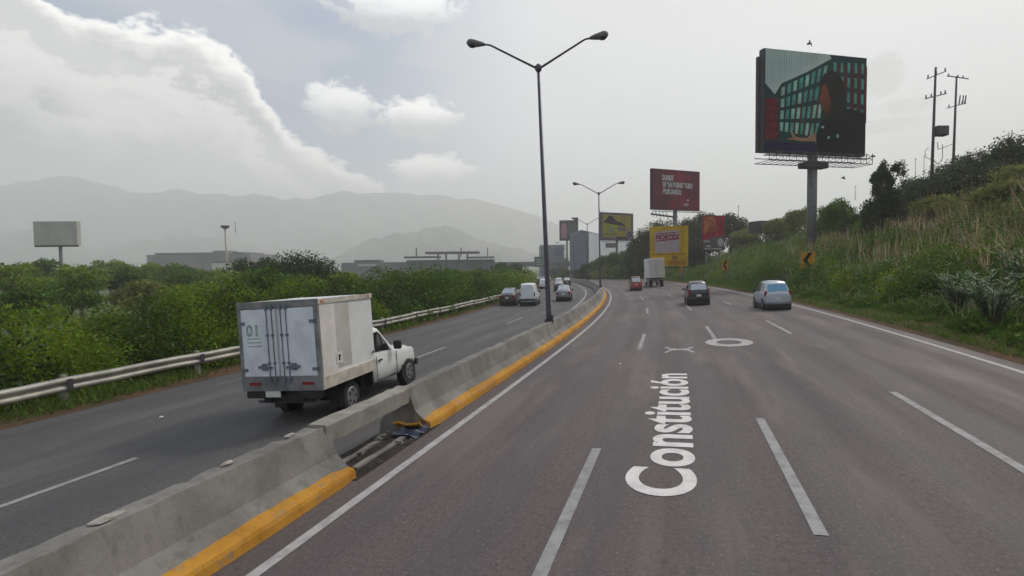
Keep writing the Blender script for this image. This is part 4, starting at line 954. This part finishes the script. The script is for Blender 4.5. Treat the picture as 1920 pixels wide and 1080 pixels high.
building('low_hall', 'low dark roofed hall between the big tree and the canopy structure', 'building', [('wall', 'wall_grey', lambda b: blk(b, 640, 762, 492, 262, 16)), ('roof_box', 'deck_grey', lambda b: blk(b, 664, 712, 487.5, 264, 8, at(670, 493, 264).z)), ('skylight', 'clad_pale', lambda b: blk(b, 672, 705, 495.5, 261.5, .5, at(672, 499, 261).z))])
# light tower
q = at(424, 425, 210); root = thing('light_tower', 'tall lighting mast with a round head above the long grey hall', 'light tower', (q.x, q.y, -6.5), Matrix.Rotation(R(-1.0), 3, 'Y')); H = q.z+6.5
b = MB(); b.tube([(0,0,0), (0,0,H)], [.5, .32], 10); b.build('mast', 'galvanised', root, smooth=True)
b = MB(); b.tube([(0,0,H-.9), (0,0,H-.4), (0,0,H+.3), (0,0,H+.45)], [.5, 1.3, 1.75, 1.5], 16); b.build('lamp_ring', 'steel_dark', root, smooth=False)
mast('thin_mast', 'short faint mast right of the light tower head', 'mast', 441, 416, 436, 260, .15)
# overpass across the far road
def ov(b): blk(b, 925, 1100, 493, 262, 12, at(1000, 500, 262).z)
building('overpass', 'grey overpass crossing the road in the distance', 'overpass', [('deck', 'deck_grey', ov), ('parapet', 'wall_grey', lambda b: blk(b, 925, 1100, 490.5, 261.4, .6, at(1000, 494, 262).z)), *[('pier', 'wall_grey', lambda b, x=x: blk(b, x-2.5, x+2.5, 500, 264, 3)) for x in (968, 1022, 1060)]])
q = at(1010, 491, 240); root = thing('gantry_sign', 'green road direction sign before the overpass', 'road sign', (q.x, q.y, -4), vframe(0)); zc = q.z+4
b = MB(); b.box((0, 0, zc), (3.9, .15, 4.6)); b.build('sign_panel', 'sign_green', root); b = MB(); [b.box((0, -.1, zc+z), (2.8, .05, .35)) for z in (-1.2, -.2, .9)]; b.build('faded_lettering', 'ad_letter_grey', root)
b = MB(); b.tube([(1.4, .3, 0), (1.4, .3, zc+2)], .18, 8); b.build('post', 'steel_grey', root)
# low retaining wall on the hill, birds
b = MB(); blk(b, 1420, 1500, 414, 92, 3, at(1440, 436, 92).z, R(14)); tag(fixn(b.build('hill_wall', 'steel_dark')), 'dark low wall on the hill crest left of the big billboard pole', 'wall')
def bird(label, px, py, z, sp):
    b = MB(); b.tube([(0, -.18, 0), (0, -.08, .01), (0, .08, .01), (0, .2, 0)], [.015, .06, .06, .01], 8)
    for sg in (1, -1): b.add([(0, .08, .02), (sg*sp*.5, .06, .12), (sg*sp, -.06, .02), (sg*sp*.5, -.08, .09), (0, -.06, .02)], [(0, 1, 3, 4), (1, 2, 3)])
    o = b.build('bird', 'black_plastic'); o.location = at(px, py, z); o.rotation_euler = (R(20), R(50), R(30)); tag(o, label, 'bird')
bird('dark bird flying just above the huge billboard', 1517, 82, 30, .22); bird('tiny dark bird right of the billboard pole', 1581, 334, 40, .2)
# ---------------------------------------------------------------- plants
mat('leaf_bright', (.20, .28, .016), .6, col2=(.055, .105, .012), scale=.28, island=.25, trans=.35)
mat('leaf_mid', (.10, .175, .016), .6, col2=(.065, .125, .014), scale=.3, island=.35, trans=.3)
mat('leaf_dark', (.034, .056, .016), .6, col2=(.055, .075, .020), scale=.3, island=.35, trans=.2)
mat('leaf_olive', (.22, .235, .055), .6, col2=(.13, .15, .04), scale=.4, island=.35, trans=.3)
mat('leaf_silver', (.27, .36, .22), .6, col2=(.15, .23, .12), scale=1, island=.3, trans=.25)
mat('leaf_grass', (.10, .17, .025), .6, col2=(.13, .16, .04), scale=.15, island=.35, trans=.3)
mat('dry_stalk', (.48, .37, .24), .7, col2=(.30, .22, .14), scale=.6, island=.35, trans=.2)
mat('reed_green', (.16, .23, .08), .6, col2=(.25, .28, .14), scale=.3, island=.35, trans=.3)
mat('bark', (.075, .055, .04), .9, var=.4, scale=4)
RS = np.random.RandomState(11)
def leaves(cent, rad, n, size, el=1.6, squash=1., shell=.6, rs=RS):    # leaf quads spread through ellipsoids
    out = []
    for c, r, k in zip(cent, rad, n):
        d = rs.normal(size=(k, 3)); d /= np.linalg.norm(d, axis=1)[:, None]
        u = (rs.uniform(shell, 1, k))[:, None]; r = np.array(r)
        p = np.array(c)+d*u*r
        nn = d*.6+rs.normal(size=(k, 3))*.7; nn /= np.linalg.norm(nn, axis=1)[:, None]
        a = np.cross(nn, rs.normal(size=(k, 3))); a /= np.linalg.norm(a, axis=1)[:, None]; b_ = np.cross(nn, a)
        s = (size*rs.uniform(.6, 1.4, k))[:, None]
        out.append(np.stack([p-a*s*el*.5, p+b_*s*.38, p+a*s*el*.5, p-b_*s*.38], 1))
    return np.concatenate(out)
def blades(base, h, w, lean=.35, rs=RS):       # narrow leaves standing on base points
    k = len(base); h = h*rs.uniform(.6, 1.3, k); ang = rs.uniform(0, 2*math.pi, k); l = np.abs(rs.normal(size=k))*lean
    t = np.stack([np.cos(ang)*l, np.sin(ang)*l, np.ones(k)], 1)*h[:, None]; a2 = rs.uniform(0, 2*math.pi, k)
    s = np.stack([np.cos(a2), np.sin(a2), np.zeros(k)], 1)*(w*rs.uniform(.6, 1.4, k))[:, None]
    mid = base+t*.55+np.stack([0*l, 0*l, .12*h*np.minimum(l, 1)], 1)
    return np.stack([base-s*.5, base+s*.5, mid+s*.4, mid-s*.4], 1), np.stack([mid-s*.4, mid+s*.4, base+t+s*.05, base+t-s*.05], 1)
def quads(name, q, m, parent=None, origin=None):
    q = q.reshape(-1, 4, 3)
    if origin is not None: q = q-np.array(origin)
    me = bpy.data.meshes.new(name); N = len(q); me.vertices.add(N*4); me.vertices.foreach_set('co', q.astype(np.float32).ravel())
    me.loops.add(N*4); me.loops.foreach_set('vertex_index', np.arange(N*4, dtype=np.int32)); me.polygons.add(N); me.polygons.foreach_set('loop_start', np.arange(0, N*4, 4, dtype=np.int32))
    me.materials.append(MATS[m]); me.update(calc_edges=True)
    o = bpy.data.objects.new(name, me); COL.objects.link(o)
    if parent: o.parent = parent
    return o
def crown_pts(rs, n, rx, rz):       # lumpy crown: smaller clumps around a centre
    cs = []
    for i in range(n):
        d = rs.normal(size=3); d /= np.linalg.norm(d); d[2] = abs(d[2])*1.05-.25; f = rs.uniform(.35, .85); cs.append((d[0]*rx*f, d[1]*rx*f, d[2]*rz*f))
    return cs
def make_tree(name, label, cat, loc, H, rx, rz, leafm, n=14, k=260, size=.16, seed=1, group=None, stem=True, cz=None, fill=False):
    rs = np.random.RandomState(seed); root = thing(name, label, cat, loc, None, group); cz = cz if cz is not None else H-rz*.92; full = fill or not stem
    cs = crown_pts(rs, n, rx, rz); rad = [(rs.uniform(.3, .5)*rx, rs.uniform(.3, .5)*rx, rs.uniform(.28, .42)*rz) for _ in cs]
    if full: cs += [(math.cos(i*1.1)*rx*.7, math.sin(i*1.1)*rx*.7, -rz*rs.uniform(.3, .9)) for i in range(8)]; rad += [(rx*.42, rx*.42, rz*.45)]*8; n += 8
    q = leaves([(a, b_, c+cz) for a, b_, c in cs], rad, [k]*n, size, rs=rs, shell=.35)
    quads('crown', q, leafm, root)
    if stem:
        b = MB(); b.tube([(0,0,-.5), (rx*.03, 0, cz*.5), (0, rx*.03, cz)], [H*.035, H*.025, H*.012], 8)
        for (x, y, z) in cs[:7]: b.tube([(0, 0, cz*.55), (x*.45, y*.45, cz*.8+z*.2), (x, y, cz+z)], [H*.014, H*.010, H*.003], 5)
        b.build('trunk', 'bark', root)
    return root
def st_of(p):
    dx = p.x-cx; dy = p.y-cy; ca = np.cos(th); sa = np.sin(th)
    t = dx*ca-dy*sa; d = np.abs(dx*sa+dy*ca)+(np.abs(t) > 90)*1e3; d = np.where(SS < -5, d+50*(p.y > 20), d); i = int(np.argmin(dx*dx+dy*dy)); return SS[i], float(t[i])
def ground_z(p):
    s, t = st_of(p); return (zr(s, t) if t < 100 else -7), s, t
def hit(px, py, z0=12, z1=220):       # where the photo's line of sight meets the ground
    z = z0
    while z < z1:
        p = at(px, py, z); g, s, t = ground_z(p)
        if p.z <= g: return Vector((p.x, p.y, g)), z, s, t
        z += .5+z*.01
    return None
# --- left: thicket behind the guard rail (one mass), then single trees
def thicket(name, label, s0, s1, t0, t1, step, topf, k, size, m, seed):
    rs = np.random.RandomState(seed); cs = []; rd = []; ks = []
    s = s0
    while s < s1:
        t = t0; row = 0
        while t > t1:
            ss_ = s+rs.uniform(-.5, .5)*step; tt = t+rs.uniform(-.4, .4)*step; g = P(ss_, tt); top = topf(ss_, tt)+rs.uniform(-.85, .5); z = top; lev = 0
            while z > g.z+.2 and (lev < 2 or row < 2):
                r = step*rs.uniform(.55, .8); cs.append((g.x, g.y, z-r*.7)); rd.append((r, r, r*.8)); ks.append(int(k*rs.uniform(.7, 1.2))); z -= r*1.2; lev += 1
            t -= step; row += 1
        s += step
    o = quads(name, leaves(cs, rd, ks, size, rs=rs, shell=.45), m); tag(o, label, 'bushes', kind='stuff'); return o
tf = lambda s, t: float(np.interp(s, [-5, 12, 17, 24, 40, 90, 150], [1.35, 1.5, 1.9, 2.2, 2.3, 1.6, 1.0]))-(0.40 if s < 22 else .30 if s < 40 else .18)*max(0, -14.5-t)-(.9 if t > -12.6 else 0)+.45*math.sin(s*.9+t)*.6
thicket('roadside_thicket', 'bright green bushes crowding behind the left guard rail near the camera', -4, 26, -12.1, -24, 1.9, tf, 2000, .075, 'leaf_bright', 3)
thicket('roadside_thicket', 'dark green undergrowth among the bushes behind the left guard rail', -4, 60, -12.5, -22, 2.3, lambda s, t: tf(s, t)-.10, 900, .095, 'leaf_dark', 4)
thicket('roadside_thicket', 'mid green bushes behind the guard rail farther along the bend', 26, 75, -12.1, -26, 2.4, tf, 620, .14, 'leaf_mid', 5)
thicket('roadside_thicket', 'green bushes behind the most distant stretch of guard rail', 75, 190, -12.4, -30, 3.6, tf, 200, .32, 'leaf_bright', 6)
protos = []
for i, (m_, rx, rz, H) in enumerate([('leaf_bright', 4.2, 2.8, 7.5), ('leaf_mid', 4.6, 3.0, 8), ('leaf_olive', 3.8, 2.6, 7), ('leaf_dark', 4.4, 3.2, 8.2)]):
    protos.append(make_tree('park_tree', '', 'tree', (0, 0, -500), H, rx, rz, m_, 16, 330, .26, 30+i))
TRK = {3: 1}
KIND = ['bright yellow green', 'mid green', 'olive', 'dark green']
TR = [ # px, top y, distance, kind, place
 (20, 488, 60, 0, 'at the left edge of the picture'), (70, 484, 85, 1, 'just left of the grey billboard pole'), (150, 492, 70, 0, 'just right of the grey billboard pole'), (205, 484, 120, 0, 'left of the long grey hall'),
 (245, 497, 75, 1, 'in the hollow beyond the thicket, left part'), (300, 489, 110, 0, 'below the left end of the long hall'), (345, 497, 80, 1, 'below the middle of the long hall'), (395, 500, 95, 0, 'below the light tower, left side'), (440, 504, 70, 0, 'below the white shed'),
 (120, 512, 48, 1, 'low beside the foot of the grey billboard'), (270, 520, 48, 2, 'low in the hollow behind the thicket'), (365, 524, 44, 0, 'low behind the thicket left of the truck'), (30, 530, 40, 1, 'low at the left edge behind the thicket'),
 (480, 478, 75, 3, 'left shoulder of the big tree behind the truck'), (520, 500, 42, 1, 'right behind the box truck'), (640, 505, 45, 0, 'in front of the big dark tree, right side'), (690, 520, 60, 0, 'right of the big dark tree'),
 (745, 505, 80, 1, 'below the left end of the canopy structure'), (790, 502, 90, 2, 'below the canopy structure, left'), (835, 503, 80, 1, 'below the canopy structure, middle'), (880, 503, 90, 0, 'below the canopy structure, right'), (915, 500, 100, 3, 'below the right end of the canopy structure'),
 (952, 489, 120, 3, 'round dark one at the left end of the overpass'), (935, 498, 115, 1, 'left of the round dark tree'), (965, 505, 130, 0, 'at the guard rail before the overpass'),
 (1048, 500, 225, 3, 'behind the distant traffic, right of the overpass opening'), (1062, 505, 200, 1, 'at the foot of the warehouse')]
for i, (px, py, z, kd, where) in enumerate(TR):
    q = at(px, py, z); pr = protos[kd]; H = [7.5, 8, 7, 8.2][kd]; sc_ = 1.0 if z < 100 else 1.15; sc_ *= .85 if z < 50 else 1
    lb = f'{KIND[kd]} tree {where}'
    o = pr if (pr.location.z < -400) else copy_thing(pr); o['label'] = lb; o['group'] = 'trees in the riverside park'
    o.location = (q.x, q.y, q.z-H*sc_); o.rotation_euler = (0, 0, i*1.7); o.scale = (sc_*(1+.15*math.sin(i)), sc_*(1-.1*math.cos(i*2)), sc_)
q = at(560, 466, 52); make_tree('big_tree', 'big dark tree with ragged top behind the box truck', 'tree', (q.x, q.y, q.z-9.4), 9.4, 5.6, 4.0, 'leaf_dark', 44, 420, .15, 51)
# --- roadside weeds: left verge
rs = np.random.RandomState(8); n = 9000
ss_ = rs.uniform(-3, 70, n); ss_ = 2+(ss_+5)**1.0*rs.uniform(.1, 1, n); tt = rs.normal(-10.35, .42, n); kp = (np.sin(ss_*.8)+np.sin(ss_*2.1+1)*.6+rs.normal(size=n)*.5 > -.4) & (tt < -9.75); base = np.array([tuple(P(a, b_, .02)) for a, b_ in zip(ss_[kp], tt[kp])])
A, B = blades(base, .20, .035, .7, rs); tag(quads('verge_weeds', np.concatenate([A, B]), 'leaf_grass'), 'ragged green weeds along the dirt edge under the left guard rail', 'weeds', kind='stuff')
# --- right: grass strip and slope
def slope_pts(n, s0, s1, t0, t1, seed, pw=1.8):
    rs = np.random.RandomState(seed); a = s0+(s1-s0)*rs.uniform(0, 1, n)**pw; b_ = t0+(t1-t0)*rs.uniform(0, 1, n)**1.2
    return a, b_, np.array([tuple(P(x, y, -.03)) for x, y in zip(a, b_)]), rs
a, b_, base, rs = slope_pts(46000, 4, 90, 11.15, 14.2, 61); A, B = blades(base, .20, .028, .7, rs)
tag(quads('verge_grass', np.concatenate([A, B]), 'leaf_grass'), 'short green grass along the right edge of the road', 'grass', kind='stuff')
a, b_, base, rs = slope_pts(9000, 2, 130, 13.0, 36, 62, 1.4); A, B = blades(base, .55, .05, .9, rs)
tag(quads('slope_grass', np.concatenate([A, B]), 'reed_green'), 'tall rank grass covering the right hillside', 'grass', kind='stuff')
def brush(name, label, n, s0, s1, t0, t1, r, k, size, m, seed, pw=1.3, lift=.2, test=None):
    rs = np.random.RandomState(seed); a = s0+(s1-s0)*rs.uniform(0, 1, n)**pw; b_ = rs.uniform(t0, t1, n); cs = []; rd = []; ks = []
    for x, y in zip(a, b_):
        if test and not test(x, y): continue
        g = P(x, y); rr = r*rs.uniform(.6, 1.4); d = (g-CP).length
        cs.append((g.x, g.y, g.z+lift*rr)); rd.append((rr, rr, rr*rs.uniform(.6, .9))); ks.append(int(k*(rr/r)**2*min(1.3, max(.35, 30/d))))
    tag(quads(name, leaves(cs, rd, ks, size, rs=rs, shell=.6), m), label, 'bushes', kind='stuff')
brush('slope_brush', 'mid green leafy growth low on the right hillside', 280, 6, 120, 14.4, 26, 1.5, 1300, .10, 'leaf_mid', 71)
brush('slope_brush', 'bright green creeping growth at the foot of the right hillside', 170, 26, 110, 14, 24, 1.3, 800, .12, 'leaf_bright', 72)
brush('slope_brush', 'brownish olive scrub high on the right hillside', 230, 4, 60, 20, 38, 1.5, 900, .13, 'leaf_olive', 73)
brush('slope_brush', 'dark scrub in the upper part of the right hillside', 110, 14, 140, 28, 42, 1.9, 560, .20, 'leaf_dark', 74)
brush('verge_weeds', 'low dark green weeds in a band along the right verge', 300, 3, 100, 12.0, 14.2, .48, 420, .075, 'leaf_mid', 75, 1.5, .05)
# dry stalks and reeds
a, b_, base, rs = slope_pts(9000, 4, 60, 18, 35, 63, 1.2); kp = (np.sin(a*.5+b_)+rs.normal(size=len(a))*.6) > 0; A, B = blades(base[kp], 2.1, .065, .28, rs)
tag(quads('dry_reeds', np.concatenate([A, B]), 'dry_stalk'), 'pale dry reeds and stalks on the upper right hillside', 'reeds', kind='stuff')
a, b_, base, rs = slope_pts(4500, 3, 36, 16.5, 30, 65, 1.0); A, B = blades(base, 1.5, .07, .45, rs)
tag(quads('dry_reeds', np.concatenate([A, B]), 'dry_stalk'), 'tangled straw coloured stalks on the slope near the right edge', 'reeds', kind='stuff')
a, b_, base, rs = slope_pts(4200, 36, 110, 14.5, 26, 64, 1.2); A, B = blades(base, 1.35, .10, .35, rs)
tag(quads('green_reeds', np.concatenate([A, B]), 'reed_green'), 'tall pale green reeds on the slope behind the white hatchback', 'reeds', kind='stuff')
# pale leaved shrubs, each its own plant
def palm_shrub(name, label, loc, h, n, m, w, seed, parent=None):
    rs = np.random.RandomState(seed); root = thing(name, label, 'shrub', loc, None, 'pale leaved shrubs at the foot of the hillside'); out = []; b = MB()
    for i in range(n):
        an = rs.uniform(0, 2*math.pi); l = rs.uniform(.15, .75); hh = h*rs.uniform(.6, 1.1); tip = np.array([math.cos(an)*l*hh, math.sin(an)*l*hh, hh]); b.tube([(0,0,-.1), tuple(tip*.55+np.array([0,0,.08*h])), tuple(tip)], [.018, .012, .005], 5)
        for j in range(46):
            f = rs.uniform(.35, 1.05); p = tip*f+np.array([0,0,.12*h*f*(1-f)*2]); d = rs.normal(size=3); d[2] = abs(d[2])*.35; d /= np.linalg.norm(d); L_ = .30*h/1.5*rs.uniform(.6, 1.2); sd_ = np.cross(d, [0,0,1]); sd_ = sd_/(np.linalg.norm(sd_)+1e-6)*w
            out.append([p-sd_*.3, p+sd_*.3, p+d*L_+np.array([0,0,-.05*L_])+sd_*.12, p+d*L_+np.array([0,0,-.05*L_])-sd_*.12]); 
    quads('foliage', np.array(out), m, root); b.build('stem', 'bark', root)
k = 0
for px, py, h, lb in [(1860, 620, 1.5, 'large pale silvery shrub at the right edge above the road'), (1795, 590, 1.3, 'pale silvery shrub second from the right edge'), (1905, 560, 1.6, 'pale silvery shrub high at the right edge'), (1740, 555, 1.0, 'low pale silvery shrub in the middle of the slope foot'),
                      (1680, 560, .9, 'small pale silvery shrub left of the middle shrub'), (1615, 535, 1.0, 'narrow pale shrub to the right of the nearest chevron sign'), (1830, 500, 1.4, 'pale shrub high on the slope among the brown scrub')]:
    r_ = hit(px, py)
    if r_: palm_shrub('pale_shrub', lb, r_[0]-Vector((0,0,.05)), h*1.05, 22, 'leaf_silver', .085, 90+k)
    k += 1
# trees and bushes on the hill
def hill_tree(name, label, px, ytop, z, H, rx, rz, m, n=16, k=300, size=.15, seed=1, cat='tree', stem=True, group=None):
    q = at(px, ytop, z); gz = ground_z(q)[0]; H = max(1.6, q.z-gz+.2)
    if cat == 'bush' and H > 2.1*rz: rz = H/2.1
    if name == 'bank_tree' and H > 2.5*rz: rz = H/2.5
    return make_tree(name, label, cat, (q.x, q.y, q.z-H), H, rx, rz, m, n, k, size, seed, group, stem, fill=name == 'bank_tree')
q = at(1655, 300, 46); t_ = make_tree('forked_tree', 'slender dark tree with two separate crowns right of the big billboard', 'tree', (q.x, q.y, q.z-6.2), 6.2, .85, 1.75, 'leaf_dark', 18, 260, .11, 101, fill=True)
o2 = quads('crown', leaves([(1.25, 0, 5.35), (1.75, .1, 5.1), (1.5, 0, 5.8), (1.0, 0, 5.5)], [(.55, .5, .5)]*4, [170]*4, .12, shell=.2), 'leaf_dark', t_)
b = MB(); b.tube([(0, 0, 2.4), (.7, 0, 3.6), (1.4, 0, 5.2)], [.08, .06, .02], 6); b.build('limb', 'bark', t_)
HB = [(1660, 348, 46, 4.4, 1.7, 2.2, 'leaf_dark', 'dense dark bush under the forked tree'), (1612, 398, 55, 3.4, 2.2, 1.6, 'leaf_dark', 'dark bush between the billboard pole and the forked tree'),
      (1570, 372, 62, 3.6, 2.6, 1.8, 'leaf_mid', 'rounded green bush on the skyline right of the billboard pole'), (1735, 318, 60, 4.4, 3.2, 2.2, 'leaf_dark', 'dark bush around the foot of the nearer utility pole'),
      (1790, 278, 64, 4.6, 3.4, 2.4, 'leaf_dark', 'big dark bush on the hilltop below the utility poles'), (1850, 268, 58, 4.4, 3.2, 2.3, 'leaf_dark', 'dark bush on the hilltop left of the right edge'), (1905, 252, 50, 5.2, 3.0, 2.8, 'leaf_dark', 'tallest bush at the right edge of the picture'),
      (1830, 320, 48, 3.6, 2.6, 1.8, 'leaf_dark', 'dark bush below the hilltop bushes'), (1700, 345, 56, 3.6, 2.6, 1.7, 'leaf_mid', 'green bush left of the nearer utility pole'), (1500, 382, 80, 3.4, 2.2, 1.8, 'leaf_olive', 'spiky olive bush on the skyline left of the billboard pole'),
      (1555, 400, 66, 3.4, 2.8, 1.7, 'leaf_mid', 'green bush right behind the billboard pole'), (1460, 405, 88, 3.2, 2.4, 1.4, 'leaf_olive', 'low olive bush above the slope beside the dark wall'), (1760, 360, 44, 3.2, 2.2, 1.6, 'leaf_olive', 'brownish bush in the middle of the upper slope'),
      (1720, 338, 54, 3, 3.2, 2.4, 'leaf_dark', 'broad dark bush below the nearer utility pole, left part'), (1772, 322, 52, 3, 3.2, 2.4, 'leaf_dark', 'broad dark bush below the nearer utility pole, right part'), (1822, 304, 50, 3, 3.2, 2.4, 'leaf_dark', 'broad dark bush under the hilltop bushes near the right'),
      (1872, 296, 46, 3, 3.0, 2.4, 'leaf_dark', 'broad dark bush under the tallest bush at the right'), (1925, 300, 42, 3, 2.8, 2.2, 'leaf_olive', 'olive bush cut by the right edge below the skyline'), (1640, 405, 52, 3, 2.6, 2.0, 'leaf_mid', 'green bush just left of the dense dark bush'), (1590, 425, 56, 3, 3.0, 2.0, 'leaf_mid', 'green bush to the right of the grey billboard pole foot'),
      (1890, 330, 36, 3.0, 2.0, 1.5, 'leaf_olive', 'brownish bush near the right edge below the skyline')]
for i, (px, yt, z, H, rx, rz, m_, lb) in enumerate(HB):
    hill_tree('hill_bush', lb, px, yt, z, H, rx, rz, m_, 20, 300, .16, 110+i, 'bush', False, 'bushes on the hilltop')
FT = [(1370, 398, 112, 10, 4.0, 4.0, 'leaf_dark', 'dark tree behind the red poster board, right side'), (1325, 392, 118, 11, 4.2, 4.6, 'leaf_dark', 'tall dark tree behind the red poster board'), (1290, 400, 112, 11, 4.2, 4.6, 'leaf_dark', 'dark tree between the red billboard and the poster board'),
      (1245, 402, 122, 11, 4.4, 4.6, 'leaf_dark', 'dark tree under the red billboard'), (1215, 425, 118, 9, 4.0, 4.0, 'leaf_dark', 'dark tree at the left side of the yellow board'), (1195, 447, 125, 8, 3.6, 3.4, 'leaf_dark', 'dark tree below the right end of the yellow and purple billboard'),
      (1165, 468, 135, 6, 4.0, 2.6, 'leaf_mid', 'green tree at the foot of the slim billboard pole'), (1130, 476, 145, 6, 4.0, 2.6, 'leaf_mid', 'green tree beside the second street lamp'), (1105, 492, 150, 5, 3.4, 2.2, 'leaf_dark', 'low dark tree in front of the warehouse'), (1090, 503, 160, 4, 3.2, 2.0, 'leaf_dark', 'lowest dark bush at the corner of the warehouse'),
      (1300, 440, 98, 7, 3.4, 3.2, 'leaf_dark', 'dark tree filling the gap right of the yellow board'), (1400, 425, 105, 5, 3.4, 2.4, 'leaf_olive', 'olive bush at the right end of the tree row'), (1180, 492, 128, 5, 5, 2.4, 'leaf_mid', 'bushy green growth beyond the road bend'), (1140, 500, 140, 4.5, 5, 2.2, 'leaf_olive', 'olive growth on the bank beyond the road bend'), (1215, 480, 112, 6, 4, 3, 'leaf_dark', 'dark growth left of the yellow board foot')]
for i, (px, yt, z, H, rx, rz, m_, lb) in enumerate(FT):
    hill_tree('bank_tree', lb, px, yt, z, H, rx, rz, m_, 24, 260, .26, 140+i, 'tree', True, 'trees on the bank behind the billboards')
